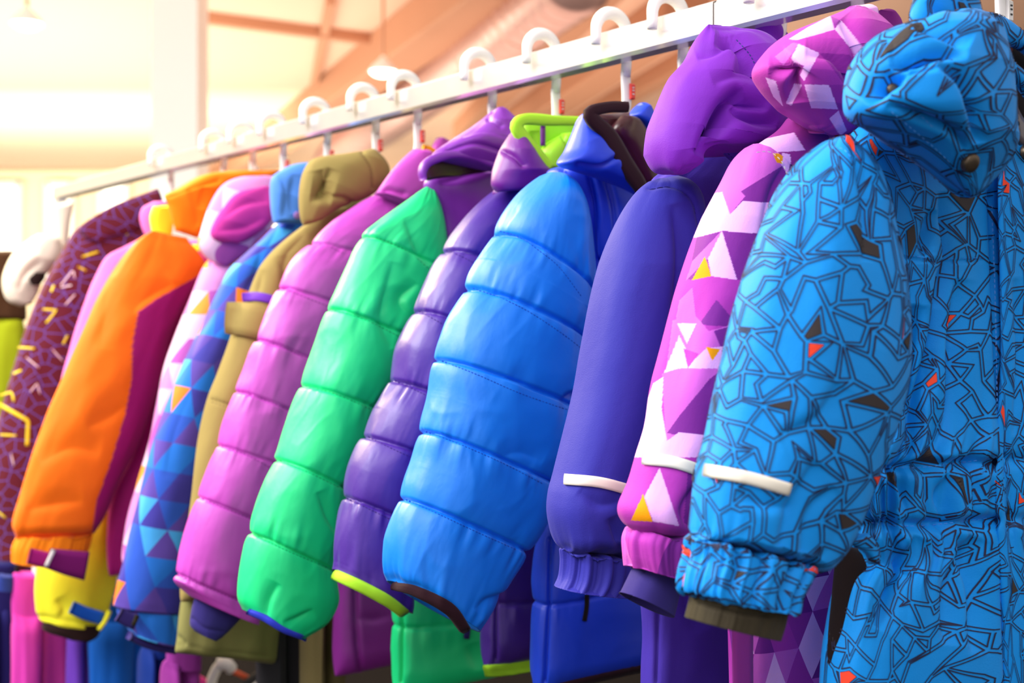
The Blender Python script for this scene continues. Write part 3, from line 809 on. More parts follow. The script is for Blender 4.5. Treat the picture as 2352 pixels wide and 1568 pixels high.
ft = loft(G, 'zip_flap', [(1948, 1240), (1955, 1252), (1985, 1270), (2003, 1292)], [(1990, 1225), (2005, 1240), (2015, 1262), (2010, 1295)], c_suit, off=0.032, t=.004, na=60, nl=50)
line_print(ft, 0.0100, 61, m_line, m_shard, m_red)

# ================================================================== G2 pink triangle suit
Pk = [rgb(180, 56, 178), rgb(244, 180, 248), rgb(208, 96, 206), rgb(124, 36, 146), rgb(246, 160, 0)]
def poly_paint(base, polys):
    def f(px, py, U, V):
        out = np.empty(px.shape+(4,)); out[:] = base
        for poly, c in polys: out[in_poly(px, py, poly)] = c
        return out
    return f
pk_polys = [([(1600, 300), (1900, 300), (1900, 395), (1640, 470)], Pk[2]), ([(1640, 478), (1830, 360), (1850, 470), (1650, 500)], Pk[3]), ([(1820, 345), (1790, 350), (1775, 352), (1810, 400)], Pk[1]),
            ([(1655, 395), (1642, 440), (1677, 492), (1712, 450)], Pk[2]), ([(1775, 352), (1800, 352), (1796, 376), (1784, 374)], Pk[4]),
            ([(1600, 452), (1658, 440), (1677, 492), (1706, 462), (1850, 470), (1840, 560), (1590, 545)], Pk[1]),
            ([(1600, 545), (1660, 530), (1790, 540), (1790, 655), (1580, 642)], Pk[3]), ([(1658, 530), (1625, 590), (1634, 634), (1693, 643)], Pk[1]), ([(1658, 530), (1590, 600), (1575, 645), (1628, 590)], Pk[2]),
            ([(1619, 588), (1589, 644), (1634, 634)], Pk[4]),
            ([(1580, 645), (1634, 634), (1780, 655), (1770, 750), (1550, 738)], Pk[0]), ([(1646, 688), (1605, 745), (1700, 752)], Pk[3]), ([(1560, 690), (1590, 660), (1600, 745), (1550, 745)], Pk[2]),
            ([(1545, 735), (1600, 728), (1628, 760), (1700, 740), (1760, 750), (1750, 800), (1530, 850)], Pk[2]), ([(1555, 742), (1578, 790), (1600, 742)], Pk[1]), ([(1640, 760), (1690, 745), (1700, 800), (1660, 810)], Pk[3]),
            ([(1535, 830), (1560, 770), (1590, 830), (1622, 800), (1700, 790), (1700, 870), (1520, 870)], Pk[1]), ([(1622, 797), (1655, 801), (1636, 829)], Pk[4]), ([(1570, 800), (1580, 845), (1605, 812)], Pk[0]),
            ([(1520, 858), (1560, 846), (1720, 846), (1680, 930), (1530, 1012)], Pk[2]), ([(1720, 800), (1630, 870), (1560, 955), (1531, 995), (1650, 1010), (1700, 950)], Pk[3]),
            ([(1500, 880), (1524, 865), (1520, 940), (1532, 1012), (1560, 992), (1660, 1005), (1650, 1050), (1440, 1050)], Pk[1]),
            ([(1430, 1070), (1480, 1060), (1640, 1080), (1640, 1240), (1430, 1240)], Pk[0]), ([(1515, 1074), (1480, 1140), (1500, 1197), (1560, 1208)], Pk[1]), ([(1477, 1134), (1449, 1195), (1499, 1198)], Pk[4]),
            ([(1580, 1085), (1570, 1200), (1640, 1240), (1640, 1080)], Pk[3])]
tri_pink = [(0.22, Pk[0]), (0.2, Pk[3]), (0.2, Pk[2]), (0.14, Pk[1]), (0.225, rgb(160, 50, 166)), (0.015, Pk[4])]
c_pink = cloth('pink_triangle_print', Pk[0], 0.7, tri=(0.024, tri_pink, 3.6))
c_pinkh = cloth('pink_triangle_print_large', Pk[0], 0.7, tri=(0.058, tri_pink, 8.3))
c_pinka = cloth('pink_printed_sleeve', Pk[0], 0.7, attr=True)
c_plum = cloth('plum_cloth', rgb(150, 50, 150), 0.8); c_navyc = cloth('navy_cuff', rgb(52, 42, 118), 0.85)
G = Garment('snowsuit', 'pink and purple snowsuit with a large triangle print and orange accents', 1.04, 'snowsuit')
loft(G, 'body', [(1900, 255), (1815, 298), (1742, 338), (1752, 450), (1748, 700), (1720, 1000), (1690, 1250), (1682, 1400), (1684, 1568), (1690, 1850)], None, c_pink, mirror=True, t=.026, off=-0.005, na=160, nl=220, e=2.6, folds=.004,
     creases=[([(1960, 1250), (1930, 1400)], 8, .004)])
sl2 = loft(G, 'sleeve', [(1732, 332), (1700, 368), (1676, 420), (1650, 480), (1617, 565), (1590, 650), (1568, 730), (1545, 820), (1522, 900), (1505, 980), (1482, 1045), (1462, 1110), (1440, 1165), (1447, 1200), (1464, 1222)],
     [(1800, 336), (1818, 400), (1825, 480), (1808, 570), (1778, 680), (1748, 780), (1718, 880), (1692, 980), (1668, 1080), (1640, 1160), (1612, 1246)], c_pinka, off=0.02, na=330, nl=620, folds=.003, ffreq=(4, 7),
     t=[.015, .03, .034, .034, .03, .028], paint=poly_paint(Pk[0], pk_polys), creases=[([(1800, 380), (1770, 440), (1745, 560)], 9, .005), ([(1600, 1110), (1570, 1170), (1590, 1230)], 9, .006)])
stitches(G, [[(1735, 350), (1770, 350), (1800, 380), (1815, 440)]], m_tagw, sl2)
loft(G, 'cuff', [(1464, 1216), (1455, 1240), (1458, 1275), (1466, 1305)], [(1608, 1240), (1600, 1270), (1590, 1310), (1580, 1342)], c_pinkh, off=0.02, t=.026, na=200, nl=80, ruffle=.003, rfreq=36, open_end=True, taper=(.05, 0))
loft(G, 'inner_cuff', [(1470, 1296), (1455, 1325), (1436, 1362)], [(1545, 1326), (1540, 1370), (1530, 1415)], c_navyc, off=0.012, t=.018, na=120, nl=50, open_end=True, taper=(0, 0), folds=.001)
ribbon(G, 'reflective_strip', [(1479, 1054), (1550, 1062), (1618, 1084)], 27, c_refl, on=sl2, off=0.0012, th=0.0012)
ribbon(G, 'side_strip', [(1706, 1420), (1706, 1570), (1712, 1840)], 46, c_plum, off=0.034, th=0.001)
cl2 = loft(G, 'collar', [(1828, 252), (1840, 272), (1880, 300), (1905, 345)], [(1900, 240), (1940, 280), (1960, 320), (1960, 360)], c_plum, off=0.036, t=.012, na=80, nl=60)
stitches(G, [[(1832, 262), (1872, 290), (1898, 330)]], m_tagw, cl2)
ribbon(G, 'orange_patch', [(1902, 280), (1925, 310)], [26, 12], cloth('red_print', rgb(232, 30, 24)), on=cl2, off=.0008, th=.0005, smooth=False)
yk = loft(G, 'yoke', [(1832, 258), (1800, 292), (1762, 318), (1738, 336), (1748, 356), (1800, 372)], [(1890, 288), (1912, 340), (1905, 380), (1890, 430), (1868, 500), (1850, 540)], c_pinka, off=0.022, t=.02, na=180, nl=150, taper=(.06, .05),
     paint=poly_paint(rgb(150, 40, 142), [([(1738, 330), (1760, 318), (1824, 304), (1850, 345), (1786, 350), (1745, 346)], Pk[1]), ([(1795, 350), (1815, 355), (1818, 400), (1805, 380)], Pk[1])]))
hood_polys = [([(1834, 100), (1882, 122), (1847, 186), (1837, 173), (1847, 151), (1824, 144), (1818, 132)], Pk[1]), ([(1847, 194), (1904, 195), (1925, 251), (1863, 248)], Pk[1]), ([(1824, 192), (1843, 194), (1818, 243), (1805, 237)], Pk[1]),
              ([(1758, 178), (1782, 186), (1799, 245), (1776, 222)], Pk[1]), ([(1907, 36), (1856, 62), (1811, 90), (1831, 92), (1917, 68)], Pk[1]), ([(1917, 66), (1933, 48), (1977, 103), (2012, 144), (1977, 165), (1958, 116)], Pk[1]),
              ([(1905, 272), (1926, 254), (1945, 300), (1930, 312)], Pk[1]), ([(1882, 122), (1952, 125), (1980, 173), (1939, 194), (1910, 154)], rgb(146, 34, 150)), ([(1955, 211), (2000, 198), (2000, 262), (1964, 272)], rgb(116, 30, 140)),
              ([(1904, 195), (1939, 194), (1960, 260), (1925, 251)], rgb(160, 44, 160)), ([(1820, 98), (1780, 130), (1800, 150), (1834, 100)], Pk[2]), ([(1907, 36), (1933, 48), (1917, 66)], rgb(140, 34, 150))]
loft(G, 'hood', [(1960, 14), (1900, 40), (1840, 64), (1795, 100), (1761, 148), (1776, 195), (1812, 238), (1836, 258), (1878, 296)], [(1985, 14), (2008, 60), (2020, 110), (2015, 170), (2004, 220), (1994, 262), (1955, 300), (1912, 312)], c_pinka,
     off=0.055, t=[.01, .034, .042, .042, .034, .014], na=330, nl=300, folds=.0025, paint=poly_paint(rgb(182, 54, 172), hood_polys),
     creases=[([(1765, 165), (1800, 165), (1825, 160), (1838, 150)], 11, .022), ([(1838, 155), (1815, 200), (1818, 240)], 9, .014), ([(1930, 45), (1965, 90), (1985, 150), (1995, 200)], 8, .012), ([(1850, 120), (1920, 130), (1960, 200), (1960, 270)], 12, .009)])
loft(G, 'hood_crown', [(1952, 14), (1938, 55), (1955, 105), (1978, 165), (1992, 205)], [(2000, 8), (2022, 60), (2034, 115), (2026, 165), (2008, 210)], c_pink, off=0.048, t=.012, na=100, nl=100, creases=[([(1975, 30), (1995, 90), (2005, 160)], 7, .005)])
loft(G, 'hood_back', [(2022, 22), (2030, 80), (2035, 170)], [(2036, 20), (2064, 62), (2068, 170)], c_plum, off=0.0, t=.01, na=60, nl=60)

# ================================================================== G3 plain navy suit; lens-flare tint painted into hood and body colours
c_navy = cloth('navy_softshell', rgb(46, 46, 156), 0.62); c_flare = cloth('flare_tinted_softshell', rgb(122, 40, 184), 0.62)
c_mid = cloth('half_flare_softshell', rgb(72, 50, 172), 0.62)
G = Garment('snowsuit', 'plain navy snowsuit with a big hood tinted purple for lens flare and one reflective sleeve strip', 1.13, 'snowsuit')
b3 = loft(G, 'body', [(1720, 250), (1622, 312), (1545, 382), (1502, 440), (1545, 600), (1530, 800), (1485, 1100), (1478, 1280), (1490, 1450), (1486, 1568), (1480, 1850)], None, c_mid, mirror=True, t=.026, off=-0.005, na=160, nl=220, e=2.6, folds=.004,
     creases=[([(1512, 1400), (1508, 1568)], 4, .003), ([(1700, 380), (1650, 500)], 10, .004), ([(1560, 1350), (1600, 1450)], 15, .005)])
sl3 = loft(G, 'sleeve', [(1512, 412), (1478, 442), (1446, 490), (1421, 550), (1402, 620), (1385, 700), (1368, 800), (1350, 900), (1325, 1000), (1302, 1090), (1288, 1140), (1285, 1190), (1300, 1268)],
     [(1560, 404), (1590, 445), (1602, 520), (1600, 600), (1580, 700), (1555, 800), (1530, 900), (1505, 1000), (1475, 1100), (1462, 1180), (1466, 1282)], c_navy, off=0.02, na=180, nl=240, folds=.003, ffreq=(5, 10),
     t=[.02, .036, .038, .036, .034], gathers=[([(1300, 1268), (1380, 1280), (1466, 1285)], .015, .003, 80)],
     creases=[([(1490, 436), (1540, 430), (1585, 460), (1603, 520)], 4, .002), ([(1545, 470), (1560, 600), (1545, 750)], 12, .007), ([(1330, 1130), (1380, 1160), (1440, 1150)], 12, .004), ([(1400, 1190), (1420, 1240), (1425, 1280)], 9, .006), ([(1525, 900), (1490, 1030), (1450, 1140)], 9, .004)])
stitches(G, [[(1490, 436), (1540, 430), (1585, 460), (1605, 520)]], th_navy, sl3, dash=14, gap=3)
loft(G, 'cuff', [(1302, 1262), (1304, 1290), (1300, 1325), (1289, 1352)], [(1462, 1276), (1462, 1310), (1452, 1345), (1440, 1366)], c_navy, off=0.02, t=.026, na=200, nl=80, ruffle=.0032, rfreq=40, open_end=True, taper=(.05, 0))
ribbon(G, 'reflective_strip', [(1299, 1101), (1380, 1108), (1456, 1128)], 25, c_refl, on=sl3, off=.0012, th=.0012)
hd3 = loft(G, 'hood', [(1628, 56), (1606, 92), (1588, 132), (1553, 172), (1530, 225), (1515, 290), (1512, 342), (1522, 386), (1545, 400)], [(1690, 60), (1750, 82), (1788, 138), (1806, 195), (1812, 262), (1790, 325), (1700, 345), (1620, 350), (1570, 398)], c_flare,
     off=0.062, t=[.01, .03, .04, .042, .042, .036, .016], na=240, nl=220, folds=.004,
     creases=[([(1712, 203), (1684, 222), (1655, 258), (1632, 300), (1602, 360)], 12, .026), ([(1700, 240), (1716, 262), (1750, 280), (1790, 290)], 8, .012), ([(1690, 150), (1740, 160), (1790, 210)], 9, .012), ([(1640, 90), (1690, 100), (1740, 160)], 8, .012),
              ([(1695, 215), (1720, 235), (1770, 250)], 7, .010), ([(1600, 130), (1650, 112), (1690, 88)], 7, .005), ([(1640, 190), (1700, 170), (1760, 185)], 10, .004)])
stitches(G, [[(1690, 90), (1725, 130), (1745, 180)]], th_navy, hd3, dash=5, gap=4)
loft(G, 'hood_back', [(1745, 52), (1760, 95), (1785, 160)], [(1768, 52), (1802, 98), (1815, 165)], c_flare, off=0.0, t=.012, na=60, nl=60)
st3 = loft(G, 'collar_strap', [(1660, 262), (1622, 300), (1628, 318), (1692, 378)], [(1740, 270), (1760, 300), (1790, 330), (1760, 380)], c_mid, off=0.060, t=.008, na=90, nl=70, folds=.001)
stitches(G, [[(1640, 290), (1670, 315), (1705, 352)], [(1624, 308), (1655, 338), (1692, 370)]], th_navy, st3, dash=5, gap=4)

# ================================================================== G4 blue puffer
n_blue = nylon('blue_nylon', rgb(0, 128, 244), 0.36); n_blue2 = nylon('royal_blue_nylon', rgb(22, 66, 214), 0.36)
c_dkbind = cloth('dark_binding', rgb(44, 16, 26), 0.8); n_dark = nylon('dark_lining_nylon', rgb(58, 8, 20), 0.25)
th_b = plain('thread_deep_blue', rgb(10, 80, 190), 0.6)
G = Garment('puffer_jacket', 'bright blue quilted puffer jacket with a dark lined hood', 1.30)
S4 = [((1146, 530), (1349, 690)), ((1083, 660), (1352, 800)), ((1012, 828), (1331, 950)), ((975, 990), (1262, 1118)), ((928, 1145), (1195, 1268))]
p4 = loft(G, 'sleeve', [(1266, 396), (1205, 450), (1165, 503), (1143, 548), (1105, 610), (1083, 660), (1045, 735), (1012, 826), (1000, 905), (975, 990), (960, 1060), (928, 1145), (904, 1225), (898, 1290), (906, 1338)],
     [(1298, 400), (1316, 450), (1335, 520), (1347, 600), (1357, 700), (1354, 780), (1350, 840), (1345, 885), (1331, 950), (1310, 1030), (1262, 1118), (1240, 1185), (1195, 1268), (1150, 1335), (1112, 1400), (1084, 1446)], n_blue,
     anchors=S4, seams=True, off=0.02, na=320, nl=460, puff=.011, pucker=.0035, t=[.034, .044, .048, .05, .05, .046, .04], taper=(.08, .03), folds=.003, ffreq=(6, 6), open_end=True,
     creases=[([(1345, 885), (1325, 905), (1300, 915)], 7, .008), ([(1150, 1050), (1200, 1040), (1250, 1060)], 12, .003), ([(1255, 1350), (1130, 1370), (1090, 1400)], 7, .004)],
     gathers=[([(904, 1338), (960, 1355), (1030, 1395), (1082, 1448)], .028, .004, 60)])
stitches(G, [[(1146, 530), (1190, 543), (1240, 577), (1285, 614), (1335, 680)], [(1084, 661), (1150, 684), (1215, 716), (1290, 765), (1342, 805)], [(1013, 828), (1100, 862), (1200, 905), (1325, 948)],
             [(976, 990), (1060, 1022), (1160, 1066), (1255, 1115)], [(930, 1146), (1010, 1182), (1100, 1224), (1190, 1264)]], th_b, p4, dash=5, gap=3, w=3.2)
ribbon(G, 'cuff_binding', [(905, 1344), (955, 1356), (1030, 1397), (1068, 1446)], [16, 24, 30, 22], c_dkbind, on=p4, off=0.0, th=.004)
b4 = loft(G, 'body', [(1350, 378), (1292, 384), (1270, 402), (1302, 470), (1340, 600), (1350, 800), (1338, 1000), (1272, 1120), (1240, 1250), (1228, 1400), (1226, 1500), (1228, 1590)], None, n_blue2, mirror=True, na=260, nl=340,
     anchors=[((1340, 600), (1600, 600)), ((1350, 800), (1600, 800)), ((1338, 1000), (1600, 950)), ((1245, 1200), (1600, 1150)), ((1229, 1385), (1600, 1300))], seams=True, puff=.008, t=.034, off=-.005, e=2.7, folds=.003,
     creases=[([(1352, 386), (1370, 480), (1362, 560), (1366, 640)], 5, .007), ([(1398, 415), (1412, 480), (1418, 560)], 5, .006), ([(1292, 390), (1320, 470), (1335, 560), (1348, 650)], 5, .006), ([(1256, 1240), (1258, 1400), (1250, 1568)], 4, .006)])
ribbon(G, 'pocket_zip', [(1347, 1365), (1346, 1395), (1341, 1425)], 9, c_black, on=b4, off=.001, th=.001)
ribbon(G, 'hem_binding', [(1230, 1588), (1350, 1560), (1480, 1532), (1560, 1518)], 14, c_dkbind, on=b4, off=0, th=.003)
loft(G, 'hood_lining', [(1362, 262), (1375, 300), (1420, 350), (1465, 430)], [(1456, 258), (1488, 312), (1506, 370), (1508, 440)], n_dark, off=0.025, t=.012, na=90, nl=90, folds=.003, creases=[([(1408, 300), (1440, 330), (1475, 400)], 6, .006)])
loft(G, 'lining_roll', [(1425, 268), (1405, 300), (1430, 345), (1470, 420)], [(1452, 274), (1482, 312), (1504, 370), (1508, 430)], n_dark, off=0.040, t=.012, na=90, nl=90, folds=.003)
loft(G, 'hood_back', [(1470, 235), (1447, 266), (1478, 295), (1500, 340), (1514, 420)], [(1480, 234), (1506, 272), (1522, 322), (1532, 380), (1542, 430)], n_blue2, off=0.036, t=.014, na=100, nl=100, folds=.003)
fl4 = loft(G, 'hood', [(1338, 262), (1322, 300), (1305, 345), (1288, 378), (1330, 395), (1400, 420), (1468, 452)], [(1348, 258), (1385, 300), (1410, 335), (1432, 370), (1450, 400), (1470, 430), (1480, 455)], n_blue2, off=0.050, t=[.01, .02, .024, .018, .006], na=130, nl=130, folds=.003,
     creases=[([(1330, 380), (1380, 385), (1420, 360)], 5, .006)])
ribbon(G, 'hood_binding', [(1440, 246), (1400, 246), (1358, 256), (1362, 275), (1398, 312), (1432, 370), (1465, 420), (1482, 450)], [24, 26, 28, 32, 34, 34, 32, 24], c_dkbind, off=0.068, th=.004)

# ================================================================== G5 dark purple puffer, lime lining
n_dpur = nylon('dark_purple_nylon', rgb(72, 34, 146), 0.34); n_plum = nylon('plum_nylon', rgb(112, 26, 142), 0.36)
c_lime = cloth('lime_binding', rgb(178, 240, 50), 0.6); n_lime = nylon('lime_nylon', rgb(160, 225, 40), 0.4); th_p = plain('thread_plum', rgb(60, 26, 120), 0.6)
G = Garment('puffer_jacket', 'dark purple quilted puffer jacket with lime green hood lining and cuffs', 1.40)
p5 = loft(G, 'sleeve', [(1190, 403), (1130, 440), (1072, 500), (1022, 572), (988, 645), (958, 712), (925, 790), (903, 873), (872, 935), (842, 1001), (812, 1065), (792, 1143), (775, 1225), (770, 1310)],
     [(1235, 420), (1215, 500), (1185, 565), (1145, 640), (1105, 720), (1060, 830), (1030, 930), (1002, 1030), (975, 1110), (958, 1210), (948, 1300), (936, 1405)], n_dpur,
     anchors=[((1022, 572), (1160, 615)), ((958, 712), (1085, 770)), ((903, 873), (1030, 930)), ((842, 1001), (992, 1060)), ((792, 1143), (958, 1212))], seams=True, off=.018, na=260, nl=400, puff=.009, pucker=.0032, t=[.02, .036, .04, .042, .04, .036], open_end=True,
     taper=(.08, .03), gathers=[([(770, 1312), (850, 1360), (936, 1408)], .028, .004, 60)])
stitches(G, [[(1022, 573), (1062, 590), (1110, 616)], [(960, 713), (1000, 735), (1040, 757)], [(905, 873), (950, 894), (1000, 918)], [(844, 1002), (900, 1030), (958, 1056)], [(794, 1143), (850, 1170), (912, 1200)]], th_p, p5, dash=5, gap=3, w=3)
ribbon(G, 'cuff_binding', [(772, 1318), (830, 1346), (890, 1380), (926, 1408)], [22, 26, 28, 22], c_lime, on=p5, off=.001, th=.004)
b5 = loft(G, 'body', [(1300, 415), (1190, 425), (1180, 520), (1150, 700), (1120, 1000), (1112, 1200), (1116, 1400), (1114, 1535)], None, n_dpur, mirror=True, na=180, nl=240, anchors=[((1112, 1200), (1500, 1200)), ((1115, 1380), (1500, 1350))], seams=True, t=.03, off=-.005, e=2.7,
     creases=[([(1135, 1380), (1138, 1520)], 4, .006)])
ribbon(G, 'hem_binding', [(1114, 1538), (1170, 1534), (1230, 1524), (1330, 1510)], 24, c_lime, on=b5, off=.0, th=.004)
loft(G, 'yoke', [(1260, 395), (1180, 402), (1130, 445), (1180, 520), (1200, 600)], [(1330, 400), (1330, 450), (1300, 520), (1280, 600)], n_plum, off=.024, t=.014, na=90, nl=90, creases=[([(1130, 455), (1165, 520), (1175, 560)], 5, .006)])
loft(G, 'hood', [(1178, 300), (1158, 335), (1142, 380), (1135, 420), (1145, 440)], [(1185, 302), (1210, 345), (1240, 385), (1262, 405), (1240, 430)], n_plum, off=.050, t=[.008, .02, .024, .016], na=110, nl=90, folds=.003, creases=[([(1150, 345), (1180, 360), (1200, 380)], 5, .005)])
loft(G, 'hood_lining', [(1200, 275), (1205, 320), (1235, 370), (1250, 385)], [(1330, 275), (1330, 320), (1320, 360), (1300, 390)], n_lime, off=.028, t=.010, na=90, nl=80, folds=.003, creases=[([(1225, 300), (1225, 345)], 6, .004)])
loft(G, 'lining_roll', [(1290, 305), (1258, 325), (1240, 350), (1250, 385)], [(1335, 308), (1335, 330), (1320, 360), (1290, 392)], n_lime, off=.040, t=.014, na=80, nl=70, folds=.002, creases=[([(1290, 310), (1305, 335), (1300, 360)], 4, .005)])
ribbon(G, 'hanging_loop', [(1247, 288), (1247, 335)], 9, n_plum, off=.042, th=.002)
ribbon(G, 'hood_binding', [(1335, 278), (1270, 277), (1205, 274), (1187, 292), (1208, 325), (1235, 358), (1262, 388)], [20, 22, 26, 26, 26, 28, 22], c_lime, off=.062, th=.004)

# ================================================================== G6 green sleeve / purple body puffer
n_green = nylon('green_nylon', rgb(10, 226, 136), 0.38); c_bluetrim = cloth('blue_trim', rgb(44, 60, 200), 0.6); n_vio = nylon('violet_nylon', rgb(128, 40, 172), 0.34)
th_g = plain('thread_green', rgb(14, 160, 96), 0.6)
G = Garment('puffer_jacket', 'puffer jacket with mint green quilted sleeve and purple hood and shoulders', 1.504)
p6 = loft(G, 'sleeve', [(980, 429), (930, 467), (870, 510), (833, 540), (805, 602), (778, 662), (755, 708), (732, 790), (697, 885), (670, 965), (638, 1055), (605, 1135), (578, 1225), (560, 1300), (553, 1368), (566, 1404)],
     [(998, 434), (1012, 490), (1020, 560), (1012, 625), (985, 695), (952, 740), (928, 780), (900, 868), (866, 945), (836, 1030), (790, 1125), (782, 1200), (766, 1310), (770, 1378), (742, 1430), (690, 1462)], n_green,
     anchors=[((833, 540), (1012, 625)), ((755, 708), (928, 780)), ((697, 885), (866, 945)), ((638, 1055), (790, 1125)), ((578, 1225), (766, 1310))], seams=True, off=.02, na=280, nl=420, puff=.009, pucker=.003, t=[.016, .036, .044, .044, .042, .04, .034], open_end=True, taper=(.08, .04),
     creases=[([(930, 500), (960, 560), (985, 610)], 8, .004), ([(905, 600), (880, 720), (900, 800)], 10, .004), ([(730, 1130), (760, 1200), (785, 1230)], 7, .005), ([(610, 1430), (620, 1380), (640, 1340)], 7, .004), ([(720, 1400), (680, 1420), (650, 1430)], 6, .004), ([(950, 740), (925, 690), (960, 650)], 8, .006)])
stitches(G, [[(834, 541), (880, 550), (940, 580), (1000, 630)], [(757, 709), (840, 735), (922, 775)], [(699, 886), (770, 905), (860, 943)], [(640, 1056), (715, 1088), (785, 1122)], [(580, 1226), (660, 1265), (758, 1306)]], th_g, p6, dash=6, gap=3, w=2.6)
ribbon(G, 'cuff_binding', [(572, 1402), (610, 1418), (650, 1445), (700, 1464)], [10, 14, 14, 10], c_bluetrim, on=p6, off=.001, th=.003)
b6 = loft(G, 'body', [(1100, 500), (1020, 560), (1000, 700), (940, 900), (900, 1150), (906, 1330), (906, 1450), (905, 1600)], None, n_green, mirror=True, na=180, nl=260, anchors=[((900, 1150), (1400, 1100)), ((906, 1330), (1400, 1300)), ((906, 1442), (1400, 1400))], seams=True, t=.032, off=-.005, e=2.7,
     creases=[([(922, 1380), (918, 1568)], 4, .006), ([(1075, 1480), (1095, 1540)], 8, .005)])
ribbon(G, 'pocket_zip', [(1074, 1435), (1070, 1466)], 12, c_navyc, on=b6, off=.001, th=.002)
loft(G, 'yoke', [(1060, 375), (1000, 400), (978, 428), (1012, 500), (1022, 600), (1015, 690)], [(1170, 400), (1190, 430), (1190, 500), (1180, 600), (1160, 700)], n_vio, off=.016, t=.022, na=110, nl=110, creases=[([(1010, 420), (1080, 400), (1140, 390)], 10, .004)])
loft(G, 'hood_lining', [(1000, 355), (975, 385), (980, 412)], [(1150, 360), (1150, 385), (1060, 405)], n_dark, off=.044, t=.008, na=80, nl=60)
loft(G, 'hood', [(1136, 250), (1090, 284), (1040, 316), (1002, 342), (984, 362)], [(1148, 251), (1180, 290), (1192, 335), (1188, 370), (1150, 396)], n_vio, off=.060, t=[.008, .024, .030, .026, .016], na=150, nl=130, folds=.0035, pucker=0,
     creases=[([(1060, 310), (1110, 300), (1165, 315)], 6, .005), ([(1030, 345), (1090, 330), (1160, 350)], 5, .004), ([(1120, 270), (1150, 290)], 5, .004)])
ribbon(G, 'hood_brim', [(972, 414), (970, 394), (984, 372), (1030, 356), (1080, 360), (1130, 378), (1150, 396)], [10, 18, 22, 18, 16, 18, 14], n_vio, off=.074, th=.006)

# ================================================================== G7 magenta puffer
n_mag = nylon('magenta_nylon', rgb(198, 66, 192), 0.40); th_m = plain('thread_magenta', rgb(140, 30, 140), 0.6); c_or = cloth('orange_lining', rgb(250, 160, 20))
G = Garment('puffer_jacket', 'light magenta quilted puffer jacket with navy inner cuff', 1.649)
p7 = loft(G, 'sleeve', [(860, 448), (814, 476), (755, 517), (712, 560), (674, 602), (643, 660), (620, 710), (586, 778), (562, 848), (542, 897), (520, 965), (503, 1023), (482, 1085), (459, 1143), (430, 1222), (402, 1312), (400, 1340), (440, 1372)],
     [(930, 452), (925, 520), (875, 580), (835, 640), (798, 715), (765, 800), (738, 880), (712, 965), (675, 1070), (645, 1130), (618, 1208), (600, 1300), (598, 1390), (590, 1432)], n_mag,
     anchors=[((716, 556), (862, 600)), ((643, 660), (800, 715)), ((586, 778), (745, 850)), ((542, 897), (712, 965)), ((503, 1023), (672, 1078)), ((459, 1143), (618, 1208)), ((401, 1318), (598, 1396))], seams=True, off=.02, na=240, nl=420, puff=.008, pucker=.0028,
     t=[.02, .034, .038, .04, .04, .038, .032], open_end=True, taper=(.08, .02))
stitches(G, [[(722, 558), (760, 568), (796, 586)], [(645, 661), (700, 682), (755, 704)], [(588, 779), (650, 797), (708, 828)], [(544, 898), (610, 918), (672, 948)], [(505, 1024), (560, 1042), (625, 1076)], [(461, 1144), (520, 1168), (582, 1194)], [(404, 1320), (480, 1350), (560, 1385)]], th_m, p7, dash=6, gap=3, w=2.6)
loft(G, 'body', [(960, 440), (890, 500), (840, 700), (790, 1000), (778, 1200), (776, 1340), (771, 1450), (770, 1552)], None, nylon('shaded_magenta_nylon', rgb(150, 40, 160), 0.36), mirror=True, na=150, nl=220, t=.032, off=-.005, e=2.7,  # same magenta as the sleeve, darkened to carry the body's shade
     anchors=[((790, 1000), (1200, 1000)), ((778, 1200), (1200, 1200))], seams=True, creases=[([(815, 1340), (818, 1460), (830, 1568)], 5, .008), ([(820, 1420), (860, 1425), (900, 1415)], 6, .004)])
loft(G, 'inner_cuff', [(448, 1370), (440, 1400), (437, 1435), (448, 1450)], [(560, 1400), (540, 1425), (510, 1455), (490, 1468)], c_navyc, off=.016, t=.018, na=110, nl=60, open_end=True, taper=(0, 0), creases=[([(440, 1420), (470, 1442), (510, 1450)], 4, .002)])
loft(G, 'collar', [(950, 341), (922, 366), (893, 398), (858, 446)], [(985, 346), (1005, 390), (990, 430), (930, 470)], n_mag, off=.042, t=.016, na=110, nl=90, folds=.003, creases=[([(865, 442), (890, 432), (930, 445)], 5, .006)])
loft(G, 'collar_back', [(1006, 316), (994, 335), (990, 360)], [(1012, 315), (1036, 330), (1036, 360)], n_mag, off=.01, t=.01, na=60, nl=50)
ribbon(G, 'collar_lining', [(970, 340), (985, 344), (1000, 356)], 16, c_or, off=.034, th=.004)

